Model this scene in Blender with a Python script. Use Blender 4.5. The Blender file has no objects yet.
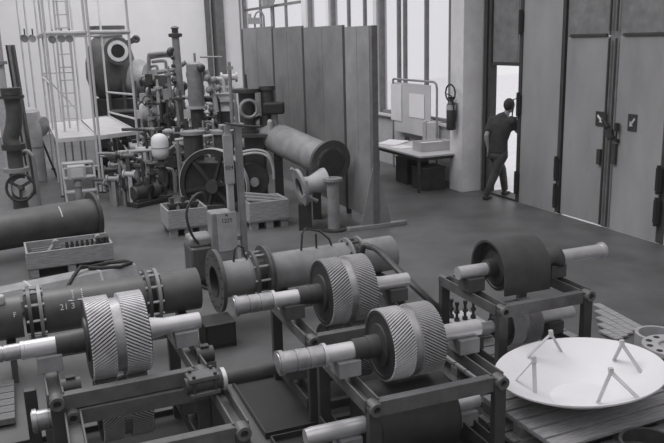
import bpy, math, random
from mathutils import Vector as V, Matrix, Quaternion
random.seed(7)
PI = math.pi
C = bpy.context.scene.collection
# ------------------------------------------------------------------ camera model (photo 664 x 443)
F, PITCH, ROLL, H = 760.0, math.radians(13.5), math.radians(1.6), 2.9
def ray(u, v):
    x = (u-332)/F; y = -(v-221.5)/F
    c, s = math.cos(ROLL), math.sin(ROLL)
    X = x*c+y*s; Y = -x*s+y*c
    cp, sp = math.cos(PITCH), math.sin(PITCH)
    return V((X, cp+Y*sp, -sp+Y*cp))
def P(u, v, z=0.0):
    d = ray(u, v); t = (z-H)/d.z
    return V((d.x*t, d.y*t, z))
def PY(u, v, Y):
    d = ray(u, v); t = Y/d.y
    return V((d.x*t, Y, H+d.z*t))
# ------------------------------------------------------------------ materials
def mat(name, col, rough=0.6, metal=0.0, noise=0.25, scale=6.0, bump=0.0, spec=0.4, streak=None):
    m = bpy.data.materials.new(name); m.use_nodes = True
    nt = m.node_tree; b = nt.nodes['Principled BSDF']
    b.inputs['Roughness'].default_value = rough; b.inputs['Metallic'].default_value = metal
    b.inputs['Specular IOR Level'].default_value = spec
    tc = nt.nodes.new('ShaderNodeTexCoord')
    n = nt.nodes.new('ShaderNodeTexNoise'); n.inputs['Scale'].default_value = scale
    n.inputs['Detail'].default_value = 6; n.inputs['Roughness'].default_value = 0.6
    if streak:
        mp = nt.nodes.new('ShaderNodeMapping'); mp.inputs['Scale'].default_value = streak
        nt.links.new(tc.outputs['Object'], mp.inputs['Vector']); nt.links.new(mp.outputs['Vector'], n.inputs['Vector'])
    else:
        nt.links.new(tc.outputs['Object'], n.inputs['Vector'])
    r = nt.nodes.new('ShaderNodeValToRGB')
    lo, hi = col*(1-noise), min(1, col*(1+noise))
    r.color_ramp.elements[0].position = 0.3; r.color_ramp.elements[1].position = 0.7
    r.color_ramp.elements[0].color = (lo, lo*0.985, lo*1.01, 1); r.color_ramp.elements[1].color = (hi, hi*0.985, hi*1.01, 1)
    nt.links.new(n.outputs['Fac'], r.inputs['Fac']); nt.links.new(r.outputs['Color'], b.inputs['Base Color'])
    if bump:
        bp = nt.nodes.new('ShaderNodeBump'); bp.inputs['Strength'].default_value = bump; bp.inputs['Distance'].default_value = 0.02
        nt.links.new(n.outputs['Fac'], bp.inputs['Height']); nt.links.new(bp.outputs['Normal'], b.inputs['Normal'])
    return m
M = {}
M['floor'] = mat('concrete_floor', 0.072, 0.5, noise=0.35, scale=1.6, bump=0.05, spec=0.5)
M['farwall'] = mat('white_plaster', 0.76, 0.9, noise=0.05, scale=1)
M['pier'] = mat('pier_paint', 0.62, 0.8, noise=0.08, scale=1.5)
M['pier_dark'] = mat('dark_pier_paint', 0.10, 0.8, noise=0.2)
M['column'] = mat('column_paint', 0.72, 0.7, noise=0.15, scale=2)
M['gate'] = mat('gate_sheet', 0.28, 0.55, noise=0.25, scale=1.1, spec=0.5, streak=(1, 1, 0.35))
M['gate_dark'] = mat('gate_edge', 0.035, 0.6)
M['gate_mid'] = mat('gate_mid', 0.17, 0.6)
M['winframe'] = mat('window_steel', 0.16, 0.6)
M['sillwall'] = mat('sill_wall', 0.42, 0.85, noise=0.1)
M['ground'] = mat('bright_paving', 0.85, 0.9, noise=0.1)
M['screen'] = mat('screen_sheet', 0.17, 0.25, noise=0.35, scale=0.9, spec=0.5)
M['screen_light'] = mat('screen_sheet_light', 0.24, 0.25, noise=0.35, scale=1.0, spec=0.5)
M['screen_edge'] = mat('screen_edge', 0.12, 0.5)
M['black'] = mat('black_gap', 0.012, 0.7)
M['dark'] = mat('dark_steel', 0.03, 0.5, metal=0.0, noise=0.4, scale=9, spec=0.5)
M['dark2'] = mat('oily_steel', 0.018, 0.45, noise=0.4, scale=9, spec=0.5)
M['frame'] = mat('frame_paint', 0.032, 0.5, noise=0.3, scale=7, spec=0.5)
M['frame_l'] = mat('frame_worn', 0.085, 0.5, noise=0.35, scale=8, spec=0.5)
M['grey'] = mat('grey_paint', 0.22, 0.45, noise=0.25, scale=5, spec=0.5)
M['grey_l'] = mat('light_grey_paint', 0.38, 0.45, noise=0.2, scale=5)
M['pipe'] = mat('pipe_paint', 0.20, 0.4, noise=0.3, scale=4, spec=0.5)
M['pipe_d'] = mat('pipe_dark', 0.055, 0.42, noise=0.35, scale=4, spec=0.5)
M['white'] = mat('white_paint', 0.72, 0.5, noise=0.06, scale=4)
M['offwhite'] = mat('offwhite_paint', 0.5, 0.5, noise=0.12, scale=4)
M['tube'] = mat('scaffold_tube', 0.5, 0.45, noise=0.15, scale=5)
M['steel'] = mat('turned_steel', 0.6, 0.33, metal=0.5, noise=0.1, scale=8)
M['steel_d'] = mat('dull_steel', 0.36, 0.34, metal=0.6, noise=0.25, scale=10)
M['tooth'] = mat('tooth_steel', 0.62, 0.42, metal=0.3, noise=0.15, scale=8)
M['tooth_d'] = mat('tooth_steel_dark', 0.42, 0.45, metal=0.3, noise=0.15, scale=8)
M['rubber'] = mat('cover_rubber', 0.042, 0.6, noise=0.3, scale=5, bump=0.1)
M['wood'] = mat('pallet_wood', 0.27, 0.8, noise=0.35, scale=5, bump=0.1, streak=(1.5, 14, 14))
M['wood_d'] = mat('dark_wood', 0.13, 0.8, noise=0.4, scale=5, bump=0.1, streak=(1.5, 14, 14))
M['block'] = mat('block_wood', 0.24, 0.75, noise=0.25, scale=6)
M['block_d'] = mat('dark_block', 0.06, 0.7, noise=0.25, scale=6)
M['paper'] = mat('paper', 0.8, 0.8, noise=0.03)
M['dish'] = mat('dish_enamel', 0.74, 0.45, noise=0.03, scale=3)
M['bracket'] = mat('bracket_paint', 0.5, 0.5, noise=0.12)
M['skin'] = mat('skin', 0.27, 0.6, noise=0.08)
M['shirt'] = mat('shirt_cloth', 0.03, 0.9, noise=0.25, scale=9)
M['trouser'] = mat('trouser_cloth', 0.055, 0.9, noise=0.5, scale=7)
M['hair'] = mat('hair', 0.02, 0.8)
M['panel'] = mat('panel_board', 0.5, 0.7, noise=0.08, scale=2)
M['label'] = mat('label_plate', 0.42, 0.5, noise=0.05)
M['ink'] = mat('ink', 0.03, 0.7)
M['mark'] = mat('chalk_mark', 0.55, 0.8)
def glass_mat():
    m = bpy.data.materials.new('window_glass'); m.use_nodes = True; nt = m.node_tree
    nt.nodes.remove(nt.nodes['Principled BSDF']); out = nt.nodes['Material Output']
    t = nt.nodes.new('ShaderNodeBsdfTransparent'); t.inputs['Color'].default_value = (.95, .95, .96, 1)
    g = nt.nodes.new('ShaderNodeBsdfGlossy'); g.inputs['Roughness'].default_value = 0.15
    x = nt.nodes.new('ShaderNodeMixShader'); x.inputs[0].default_value = 0.06
    nt.links.new(t.outputs[0], x.inputs[1]); nt.links.new(g.outputs[0], x.inputs[2]); nt.links.new(x.outputs[0], out.inputs['Surface'])
    return m
M['glass'] = glass_mat()
# ------------------------------------------------------------------ mesh builder
def frame_of(d):
    d = d.normalized(); up = V((0, 0, 1)) if abs(d.z) < 0.95 else V((1, 0, 0))
    a = up.cross(d).normalized(); b = d.cross(a)
    return a, b
class MB:
    def __init__(s): s.v = []; s.f = []
    def add(s, vs, fs):
        o = len(s.v); s.v += [V(p) for p in vs]; s.f += [tuple(i+o for i in f) for f in fs]; return s
    def box(s, c, size, rot=None):
        c = V(c); x, y, z = size[0]/2, size[1]/2, size[2]/2
        vs = [V((a*x, b*y, d*z)) for d in (-1, 1) for b in (-1, 1) for a in (-1, 1)]
        if rot is not None: vs = [rot @ p for p in vs]
        return s.add([c+p for p in vs], [(0, 2, 3, 1), (4, 5, 7, 6), (0, 1, 5, 4), (2, 6, 7, 3), (0, 4, 6, 2), (1, 3, 7, 5)])
    def bar(s, p, q, w, h, up=(0, 0, 1)):
        p, q = V(p), V(q); d = (q-p); L = d.length; d.normalize()
        a = V(up).cross(d)
        if a.length < 1e-4: a = V((1, 0, 0)).cross(d)
        a.normalize(); b = d.cross(a)
        rot = Matrix((d, a, b)).transposed()
        return s.box((p+q)/2, (L, w, h), rot)
    def lathe(s, p, axis, prof, n=24, loop=False):
        p = V(p); d = V(axis).normalized(); a, b = frame_of(d)
        vs = []; fs = []
        for (t, r) in prof:
            for k in range(n):
                th = 2*PI*k/n; vs.append(p+d*t+(a*math.cos(th)+b*math.sin(th))*r)
        m = len(prof)
        for i in range(m-1 if not loop else m):
            j = (i+1) % m
            for k in range(n):
                k2 = (k+1) % n; fs.append((i*n+k, i*n+k2, j*n+k2, j*n+k))
        if not loop:
            if prof[0][1] > 1e-5: fs.append(tuple(range(n-1, -1, -1)))
            if prof[-1][1] > 1e-5: fs.append(tuple((m-1)*n+k for k in range(n)))
        return s.add(vs, fs)
    def cyl(s, p, q, r, r2=None, n=16):
        p, q = V(p), V(q); d = q-p
        return s.lathe(p, d, [(0, r), (d.length, r if r2 is None else r2)], n)
    def pipe(s, p, q, r, wall, n=24):
        p, q = V(p), V(q); d = q-p; L = d.length
        return s.lathe(p, d, [(0, r), (L, r), (L, r-wall), (0, r-wall)], n, True)
    def tube(s, pts, r, n=8, closed=False):
        pts = [V(p) for p in pts]; N = len(pts); vs = []; fs = []; a = None
        for i, p in enumerate(pts):
            if closed: d = pts[(i+1) % N]-pts[i-1]
            else: d = pts[min(i+1, N-1)]-pts[max(i-1, 0)]
            d.normalize()
            if a is None: a, b = frame_of(d)
            else:
                a = (a-d*a.dot(d)); a.normalize(); b = d.cross(a)
            for k in range(n):
                th = 2*PI*k/n; vs.append(p+(a*math.cos(th)+b*math.sin(th))*r)
        for i in range(N if closed else N-1):
            j = (i+1) % N
            for k in range(n):
                k2 = (k+1) % n; fs.append((i*n+k, i*n+k2, j*n+k2, j*n+k))
        if not closed: fs += [tuple(range(n-1, -1, -1)), tuple((N-1)*n+k for k in range(n))]
        return s.add(vs, fs)
    def torus(s, c, axis, R, r, n=32, m=8):
        c = V(c); d = V(axis).normalized(); a, b = frame_of(d)
        return s.tube([c+(a*math.cos(2*PI*k/n)+b*math.sin(2*PI*k/n))*R for k in range(n)], r, m, True)
    def ball(s, c, r, sc=(1, 1, 1), n=16, m=10):
        vs = []; fs = []; c = V(c)
        vs.append(c+V((0, 0, -r*sc[2])))
        for i in range(1, m):
            ph = -PI/2+PI*i/m
            for k in range(n):
                th = 2*PI*k/n; vs.append(c+V((r*sc[0]*math.cos(ph)*math.cos(th), r*sc[1]*math.cos(ph)*math.sin(th), r*sc[2]*math.sin(ph))))
        vs.append(c+V((0, 0, r*sc[2]))); top = len(vs)-1
        for k in range(n): fs.append((0, 1+(k+1) % n, 1+k)); fs.append((top, 1+(m-2)*n+k, 1+(m-2)*n+(k+1) % n))
        for i in range(m-2):
            for k in range(n):
                k2 = (k+1) % n; o = 1+i*n; fs.append((o+k, o+k2, o+n+k2, o+n+k))
        return s.add(vs, fs)
    def prism(s, poly, vec):
        poly = [V(p) for p in poly]; vec = V(vec); n = len(poly)
        nrm = V((0, 0, 0))
        for i in range(n): nrm += poly[i].cross(poly[(i+1) % n])
        if nrm.dot(vec) < 0: poly.reverse()
        fs = [tuple(range(n-1, -1, -1)), tuple(range(n, 2*n))]
        for i in range(n):
            j = (i+1) % n; fs.append((i, j, n+j, n+i))
        return s.add(poly+[p+vec for p in poly], fs)
    def gear(s, x0, x1, r, N=60, depth=0.016, helix=0.5, steps=6):
        vs = []; fs = []; n = 4*N; step = 2*PI/N
        offs = [(0.0, r-depth), (0.32, r-depth), (0.5, r), (0.82, r)]
        for i in range(steps+1):
            x = x0+(x1-x0)*i/steps; tw = helix*(x-x0)/r
            for t in range(N):
                for o, rr in offs:
                    th = (t+o)*step+tw; vs.append(V((x, rr*math.cos(th), rr*math.sin(th))))
        for i in range(steps):
            for k in range(n):
                k2 = (k+1) % n; fs.append((i*n+k, i*n+k2, (i+1)*n+k2, (i+1)*n+k))
        fs.append(tuple(range(n-1, -1, -1))); fs.append(tuple(steps*n+k for k in range(n)))
        return s.add(vs, fs)
    def xf(s, mtx):
        s.v = [mtx @ p for p in s.v]; return s
    def build(s, name, m, parent=None, local=False, bev=0.0, loc=None, smooth=35):
        if parent is None:
            if loc is None:
                xs = [p.x for p in s.v]; ys = [p.y for p in s.v]; zs = [p.z for p in s.v]
                loc = V(((min(xs)+max(xs))/2, (min(ys)+max(ys))/2, min(zs)))
            loc = V(loc); vs = [p-loc for p in s.v]
        elif local: vs = s.v
        else:
            r = parent
            while r.parent: r = r.parent
            inv = r.matrix_basis.inverted(); vs = [inv @ p for p in s.v]
            if parent.parent or parent.type == 'MESH':
                # children of meshes at root level keep identity transforms
                pass
        me = bpy.data.meshes.new(name); me.from_pydata([tuple(p) for p in vs], [], s.f); me.update()
        me.materials.append(m)
        o = bpy.data.objects.new(name, me); C.objects.link(o)
        if parent is None: o.location = loc
        else: o.parent = parent
        if smooth:
            for p in me.polygons: p.use_smooth = True
            me.set_sharp_from_angle(angle=math.radians(smooth))
        if bev:
            b = o.modifiers.new('edge', 'BEVEL'); b.width = bev; b.segments = 2; b.limit_method = 'ANGLE'; b.angle_limit = math.radians(50)
        return o
def tag(o, label, cat, group=None, kind=None):
    if label: o['label'] = label
    if cat: o['category'] = cat
    if group: o['group'] = group
    if kind: o['kind'] = kind
    return o
def thing(name, label, cat, loc=(0, 0, 0), rz=0.0, group=None):
    o = bpy.data.objects.new(name, None); C.objects.link(o); o.empty_display_size = 0.1
    o.location = loc; o.rotation_euler = (0, 0, rz)
    o.matrix_basis = Matrix.Translation(V(loc)) @ Matrix.Rotation(rz, 4, 'Z')
    return tag(o, label, cat, group)
def copy_tree(o, parent=None):
    c = o.copy(); C.objects.link(c); c.parent = parent
    for ch in list(o.children):
        if ch.name in bpy.data.objects: copy_tree(ch, c)
    return c
def structure(o): o['kind'] = 'structure'; return o
FONT_POLYS = {}
def text_mesh(txt, size, name='lettering'):
    cu = bpy.data.curves.new(name, 'FONT'); cu.body = txt; cu.size = size; cu.extrude = 0.001
    cu.align_x = 'CENTER'; cu.align_y = 'CENTER'
    o = bpy.data.objects.new(name, cu); C.objects.link(o)
    dg = bpy.context.evaluated_depsgraph_get(); me = bpy.data.meshes.new_from_object(o.evaluated_get(dg))
    b = MB(); b.add([v.co.copy() for v in me.vertices], [tuple(p.vertices) for p in me.polygons])
    bpy.data.objects.remove(o); bpy.data.curves.remove(cu); bpy.data.meshes.remove(me)
    return b

A0 = math.radians(22.5)
SH = V((math.cos(A0), math.sin(A0), 0))         # across the hall (shaft direction)
AW = V((-math.sin(A0), math.cos(A0), 0))        # along the gate wall, away from the camera
UP = V((0, 0, 1))
# ------------------------------------------------------------------ the gate wall frame: s along, n into the room, z up
W0 = V((4.52, 10.27, 0)); N0 = -SH
def WP(s, n, z): return W0+AW*s+N0*n+UP*z
WR = Matrix((AW, N0, UP)).transposed()
def wbox(mb, s0, s1, n0, n1, z0, z1): return mb.box(WP((s0+s1)/2, (n0+n1)/2, (z0+z1)/2), (abs(s1-s0), abs(n1-n0), abs(z1-z0)), WR)
def onwall(u, v, n=0.0):
    d = ray(u, v); o = V((0, 0, H)); q = W0+N0*n
    t = (q-o).dot(N0)/d.dot(N0); p = o+d*t
    return (p-W0).dot(AW), p.z
def onscreen(u, v, base):
    d = ray(u, v); o = V((0, 0, H)); t = (base-o).dot(N0)/d.dot(N0); p = o+d*t
    return (p-base).dot(AW), p.z
# ================================================================== SETTING
SF = 20.0                                        # far wall position along s
b = MB(); b.prism([WP(-11, 0, 0), WP(-11, 22, 0), WP(SF+.3, 22, 0), WP(SF+.3, 0, 0)], (0, 0, -0.1))
structure(b.build('floor', M['floor'], smooth=0))
b = MB(); b.prism([WP(-11, -0.02, -.02), WP(-11, -30, -.02), WP(40, -30, -.02), WP(40, -0.02, -.02)], (0, 0, -0.1))
structure(b.build('ground', M['ground'], smooth=0))
b = MB(); wbox(b, SF, SF+.3, 0, 22, 0, 7)
structure(b.build('wall_back', M['farwall'], smooth=0))
# right wall: solid part near camera, sill wall, lintel; unseen tops raised to block sky light
b = MB(); wbox(b, -11, -0.15, -.3, 0, 0, 12)
wbox(b, 4.86, SF, -.3, 0, 0, 1.15)
wbox(b, 4.35, 4.86, -.3, 0, 0, 12)
wbox(b, -.15, 4.35, -.3, -.02, 5.2, 12)
structure(b.build('wall_right', M['sillwall'], smooth=0))
b = MB(); wbox(b, 4.36, 4.80, 0, .41, 0, 7); structure(b.build('pillar_gate', M['column'], bev=.01))
b = MB(); wbox(b, SF-.35, SF, 0.15, .78, 0, 7); structure(b.build('pillar_corner', M['pier']))
b = MB(); wbox(b, SF-.6, SF, 0.78, 1.08, 0, 7); wbox(b, SF-.3, SF, 1.2, 1.32, 0, 7); structure(b.build('pillar_back', M['pier_dark']))
# windows
bays = [(4.9, 8.72), (8.9, 11.62), (11.8, 13.3), (13.65, 19.85)]
mulls = [[5.63, 6.6, 7.55, 7.84], [9.61, 10.57], [], [15.33, 16.6, 17.9, 19.76]]
for i, (s0, s1) in enumerate(bays):
    b = MB(); wbox(b, s0, s1, -.16, -.06, 1.15, 1.24); wbox(b, s0, s1, -.16, -.06, 5.1, 5.2)
    wbox(b, s0, s0+.08, -.16, -.04, 1.2, 5.15); wbox(b, s1-.08, s1, -.16, -.04, 1.2, 5.15)
    if i == 3: wbox(b, s0, s1, -.14, -.08, 3.95, 4.03); wbox(b, s0, s1, -.14, -.08, 2.55, 2.62)
    fr = structure(b.build('window_%d' % (i+1), M['winframe'], smooth=0))
    g = MB(); wbox(g, s0+.08, s1-.08, -.115, -.105, 1.24, 5.1)
    gl = g.build('window_glass', M['glass'], smooth=0); gl.parent = fr; gl.location = gl.location-fr.location
    for s in mulls[i]:
        g = MB(); wbox(g, s-.035, s+.035, -.15, -.07, 1.2, 5.15)
        q = g.build('mullion', M['winframe'], smooth=0); q.parent = fr; q.location = q.location-fr.location
b = MB()
for s0, s1 in ((8.72, 8.9), (11.62, 11.8), (13.3, 13.65), (19.85, 20.0)): wbox(b, s0, s1, -.25, 0.02, 1.15, 7)
wbox(b, 4.86, SF, -.25, 0, 5.2, 12)  # upper band out of view, raised to block sky light
structure(b.build('trim_1', M['pier'], smooth=0))
b = MB(); wbox(b, 4.86, SF, -.1, .1, 1.12, 1.16); structure(b.build('windowsill_1', M['offwhite'], smooth=0))
# ---- gate
def part_of(root, name, m, fn, bev=0.0):
    q = MB(); fn(q); return q.build(name, m, root, bev=bev)
gate = thing('factory_gate', 'tall grey sheet-steel folding gate with double leaves and rods', 'gate', WP(1, 0, 0), 0)
gate['kind'] = 'structure'
part_of(gate, 'fixed_panel', M['gate_mid'], lambda q: (wbox(q, 3.2, 4.08, -.08, -.03, 2.38, 5.2), wbox(q, 3.32, 3.55, -.035, -.022, 2.44, 4.2)))
part_of(gate, 'gate_leaf', M['gate'], lambda q: (wbox(q, 2.16, 3.14, -.07, 0.0, .001, 5.2)), .004)
for (s0, s1) in ((1.12, 2.02), (0.0, 0.9)):
    lf = part_of(gate, 'gate_leaf', M['gate'], lambda q: (wbox(q, s0, s1, -.06, 0.0, .02 if s0 > 1 else .001, 2.83)), .004)
    part_of(gate, 'upper_panel', M['gate_mid'], lambda q: wbox(q, s0, s1, -.06, 0.0, 2.838, 5.2))
    part_of(gate, 'shade_line', M['gate_dark'], lambda q: wbox(q, s0+.03, s1-.08, -.02, 0.03, 2.83, 2.87))  # dark strip: the shade line above the leaf put into colour
part_of(gate, 'hinge_post', M['gate_dark'], lambda q: (wbox(q, 2.03, 2.15, -.09, -.02, 0, 5.2), wbox(q, 2.06, 2.10, -.02, .02, .02, 5.2)))
part_of(gate, 'hinge_post', M['gate_dark'], lambda q: (wbox(q, 3.14, 3.22, -.09, .02, 0, 5.2)))
part_of(gate, 'hinge_post', M['gate_dark'], lambda q: (wbox(q, -.15, -.01, -.09, -.01, 0, 5.2)))
part_of(gate, 'center_post', M['gate_mid'], lambda q: wbox(q, .9, 1.12, -.09, -.03, 0, 5.2))
for s in (.94, 1.08):
    part_of(gate, 'lock_rod', M['gate_dark'], lambda q: q.cyl(WP(s, .03, .03), WP(s, .03, 2.8), .018, n=8))
    part_of(gate, 'lock_rod', M['gate_dark'], lambda q: q.cyl(WP(s, .03, 2.9), WP(s, .03, 4.6), .016, n=8))
for s, z in ((3.18, 3.09), (3.18, 1.72), (3.18, .35), (2.12, .3), (2.12, .75), (-.02, .9), (-.02, .45)):
    part_of(gate, 'hinge', M['black'], lambda q: (wbox(q, s-.05, s+.05, 0, .05, z-.16, z+.16), q.cyl(WP(s, .05, z-.2), WP(s, .05, z+.2), .028, n=8)))
part_of(gate, 'lock_box', M['gate_dark'], lambda q: wbox(q, 1.13, 1.2, 0, .05, .95, 1.18))
part_of(gate, 'lock_box', M['gate_dark'], lambda q: wbox(q, .82, .89, 0, .05, 1.0, 1.3))
def lever(pa, pb):
    (sa, za), (sb, zb) = onwall(*pa, .05), onwall(*pb, .05)
    def fn(q):
        p, r = WP(sa, .05, za), WP(sb, .05, zb); q.cyl(p, r, .016, n=8); m_ = p+(r-p)*.02; q.cyl(p, p+(r-p)*.45, .034, n=10)
        q.cyl(r, r-N0*.05, .03, n=8)
    part_of(gate, 'lever_handle', M['black'], fn)
lever((603, 119), (613, 138)); lever((617, 123), (616, 141))
part_of(gate, 'latch', M['gate_dark'], lambda q: wbox(q, .93, 1.09, 0.0, .04, 1.38, 1.5))
# door frame of the wicket
b = MB(); wbox(b, 4.22, 4.32, -.12, .0, 0, 5.2); wbox(b, 4.06, 4.13, -.12, .02, 0, 5.2); wbox(b, 4.13, 4.22, -.12, -.08, 0, 5.2)
wbox(b, 3.2, 4.08, -.12, 0.0, 2.36, 2.42); wbox(b, 3.2, 4.08, -.3, 0.03, 0, .035)
structure(b.build('door_1', M['gate_dark'], smooth=0))
# wicket handle held by the worker
part_of(gate, 'pull_handle', M['black'], lambda q: q.tube([WP(3.22, .02, 1.82), WP(3.24, .10, 1.80), WP(3.26, .10, 1.50), WP(3.22, .02, 1.48)], .014, 8))
def arrow_sign(s, z, w, h, ang, label):
    r = thing('arrow_sign', label, 'sign', WP(s, .002, z-h/2), 0, None)
    part_of(r, 'plate', M['dark'] if ang < 0 else M['gate_mid'], lambda q: wbox(q, s-w/2, s+w/2, .001, .012, z-h/2, z+h/2))
    def fn(q):
        # arrow in plate coordinates, pointing down-right / down-left; image right is -s
        pts = [(-.42, .09), (.1, .09), (.1, .26), (.42, 0), (.1, -.26), (.1, -.09), (-.42, -.09)]
        c, sn = math.cos(ang), math.sin(ang); poly = []
        for x, y in pts:
            X = x*c-y*sn; Y = x*sn+y*c; poly.append(WP(s-X*w*.95, .013, z+Y*h*.8))
        q.prism(poly, N0*.004)
    part_of(r, 'arrow', M['white'] if ang < -0 and ang > -1.2 else M['label'], fn)
arrow_sign(1.20, 1.63, .2, .22, -PI/4, 'dark square sign with a white arrow pointing down towards the lever handles')
arrow_sign(.56, 1.63, .17, .24, -3*PI/4, 'greyish arrow sign on the gate leaf without lever handle')
# ================================================================== SCREEN WALL
SB = P(376.5, 227.5)                              # near end of the screen
L_S, _ = onscreen(243, 30, SB)
ZT = 3.08
def SP(t, n, z): return SB+AW*t+N0*n+UP*z
def sbox(q, t0, t1, n0, n1, z0, z1): return q.box(SP((t0+t1)/2, (n0+n1)/2, (z0+z1)/2), (abs(t1-t0), abs(n1-n0), abs(z1-z0)), WR)
scr = thing('partition_screen', 'tall grey sheet-metal screen wall behind the machines', 'screen', SB, 0)
edges = [0.06]+[onscreen(u, 80, SB)[0] for u in (346, 305.5, 275.5)]+[L_S]
for i in range(4):
    t0, t1 = edges[i], edges[i+1]; tm = (t0+t1)/2
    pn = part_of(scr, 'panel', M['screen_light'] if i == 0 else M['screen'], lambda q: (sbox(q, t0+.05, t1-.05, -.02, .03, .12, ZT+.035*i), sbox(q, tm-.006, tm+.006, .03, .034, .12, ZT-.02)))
for i in range(1, 5):
    t = edges[i]; part_of(scr, 'post', M['gate_dark'], lambda q: sbox(q, t-.05, t+.03, -.03, .035, 0.02, ZT+.03*(i-1)))
part_of(scr, 'end_post', M['screen_edge'], lambda q: sbox(q, -.02, .06, -.05, .05, 0.03, ZT), .005)
for sg in (1, -1):
    part_of(scr, 'gusset', M['screen_light'], lambda q: q.prism([SP(0, .05*sg, .06), SP(0, .26*sg, .06), SP(0, .05*sg, .95)], AW*.015))
part_of(scr, 'foot', M['screen_light'], lambda q: sbox(q, -.05, .05, -.52, .5, .0, .06), .006)
part_of(scr, 'foot', M['screen_light'], lambda q: sbox(q, L_S-.1, L_S, -.5, .5, .0, .06), .006)
# gooseneck valve pipe beyond the screen
p = P(261, 195); p = V((-1.35, 14.6, 0)); g_ = PY(256, 20, 18.0); g_2 = PY(263, 11, 18.0)
r = thing('gooseneck_pipe', 'grey gooseneck pipe with valve rising behind the top of the screen', 'pipe', (g_.x, 18.0, 0))
part_of(r, 'pipe', M['grey'], lambda q: q.tube([(g_.x-.03, 18.0, 0), (g_.x-.03, 18.0, g_2.z-.12), (g_.x+.01, 18.0, g_2.z-.04), (g_.x+.08, 18.0, g_2.z), (g_.x+.15, 18.0, g_2.z-.04), (g_.x+.18, 18.0, g_2.z-.12), (g_.x+.18, 18.0, g_2.z-.5)], .022, 8))
part_of(r, 'valve_body', M['grey_l'], lambda q: (q.box((g_.x-.03, 18.0, g_.z-.02), (.3, .14, .14)), q.cyl((g_.x-.15, 18.0, g_.z+.02), (g_.x-.15, 18.0, g_.z+.14), .05)))
# ================================================================== TABLE CORNER
tc_ = P(419.5, 156.5, .72); T0 = P(386, 147, .72); T1 = P(447, 153, .72)
eL = (T0-tc_); eR = (T1-tc_)
tw = .95
rt = thing('work_table', 'worn light work table by the windows beside the pillar', 'table', V((tc_.x, tc_.y, 0)), 0)
cs = [tc_, tc_+AW*2.0, tc_+AW*2.0+SH*.95, tc_+SH*.95]
q = MB(); q.prism([c+UP*0-UP*.035 for c in cs], UP*.035); q.build('tabletop', M['panel'], rt, bev=.004)
q = MB(); q.prism([c-UP*.1+(cs[2]+cs[0]-2*c)*.03 for c in cs], UP*.065); q.build('apron', M['dark'], rt)
for c in cs:
    d = ((cs[2]+cs[0])/2-c)*.12; pz = V((c.x+d.x, c.y+d.y, 0))
    MB().box(pz+UP*.32, (.05, .05, .64), WR).build('leg', M['dark'], rt)
def on_table(u, v): return P(u, v, .722)
for (u, v, a, lab, w, h) in ((392, 143, .5, 'white paper sheet hanging over the table edge, tilted up', .42, .5), (402, 147, .2, 'white paper sheet lying flat behind the tilted sheet', .3, .42)):
    c = on_table(u, v); R_ = Matrix.Rotation(A0+a, 3, 'Z')
    q = MB()
    n = 6; vs = []; fs = []
    for i in range(n+1):
        for j in (0, 1):
            x = (i/n-.5)*w*1.3; y = (j-.5)*h; z = .004+(.03*(i/n)**2 if w > .4 else 0)
            vs.append(c+R_ @ V((x, y, z)))
    for i in range(n): fs.append((2*i, 2*i+2, 2*i+3, 2*i+1))
    q.add(vs, fs); tag(q.build('paper_sheet', M['paper']), lab, 'paper')
c = on_table(428, 151)
r = thing('document_tray', 'grey open tray box on the work table in front of the monitor', 'tray', c, A0)
q = MB(); q.box((.15, .1, .008), (.66, .36, .016)); 
for x, y, sx, sy in ((.15, -.08, .66, .015), (.15, .28, .66, .015), (-.18, .1, .015, .36), (.48, .1, .015, .36)): q.box((x, y, .09), (sx, sy, .18))
q.build('tray_body', M['offwhite'], r, True)
q = MB().box((.15, .1, .12), (.58, .3, .05)); q.build('paper_stack', M['paper'], r, True)
c = on_table(431, 144)+SH*.1
r = thing('crt_monitor', 'beige boxy tube monitor on the work table seen from the side', 'monitor', V((c.x, c.y, .722)), A0-.9)
q = MB(); q.box((.0, .05, .03), (.3, .3, .06)); q.build('base', M['grey_l'], r, True, .01)
q = MB(); q.box((-.18, .05, .27), (.08, .44, .42)); q.build('bezel', M['label'], r, True, .012)
q = MB(); q.prism([(-.14, -.15, .08), (-.14, .25, .08), (-.14, .25, .46), (-.14, -.15, .46)], (.28, 0, 0)); q.box((.22, .05, .25), (.16, .3, .3)); q.build('housing', M['offwhite'], r, True, .012)
q = MB(); q.box((-.223, .05, .27), (.008, .36, .32)); q.build('picture_tube', M['dark'], r, True)
c = on_table(407, 141)
tag(MB().lathe(c, UP, [(0, .05), (.09, .05), (.09, .042), (.01, .042)], 16).build('mug', M['dark']), 'small dark mug on the table beside the papers', 'mug')
for k, (da, ds, sz, lab) in enumerate(((.45, .45, (.5, .45, .42), 'dark storage box under the work table beside its front leg'), (1.2, .5, (.5, .5, .5), 'dark storage box under the work table towards the screen'))):
    p = tc_+AW*da+SH*ds; r = thing('storage_box', lab, 'box', V((p.x, p.y, 0)), A0, 'boxes under the work table')
    MB().box((0, 0, sz[2]/2), sz).build('box_body', M['dark'], r, True, .01); MB().box((0, 0, sz[2]+.012), (sz[0]+.02, sz[1]+.02, .024)).build('lid', M['pipe_d'], r, True)
# partition frame behind the table
fa, fb, fc = P(392, 80, 0), None, None
ys = tc_+SH*.85
def FP(t, z): return tc_+SH*1.0+AW*(t)+UP*(z-.72)
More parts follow.
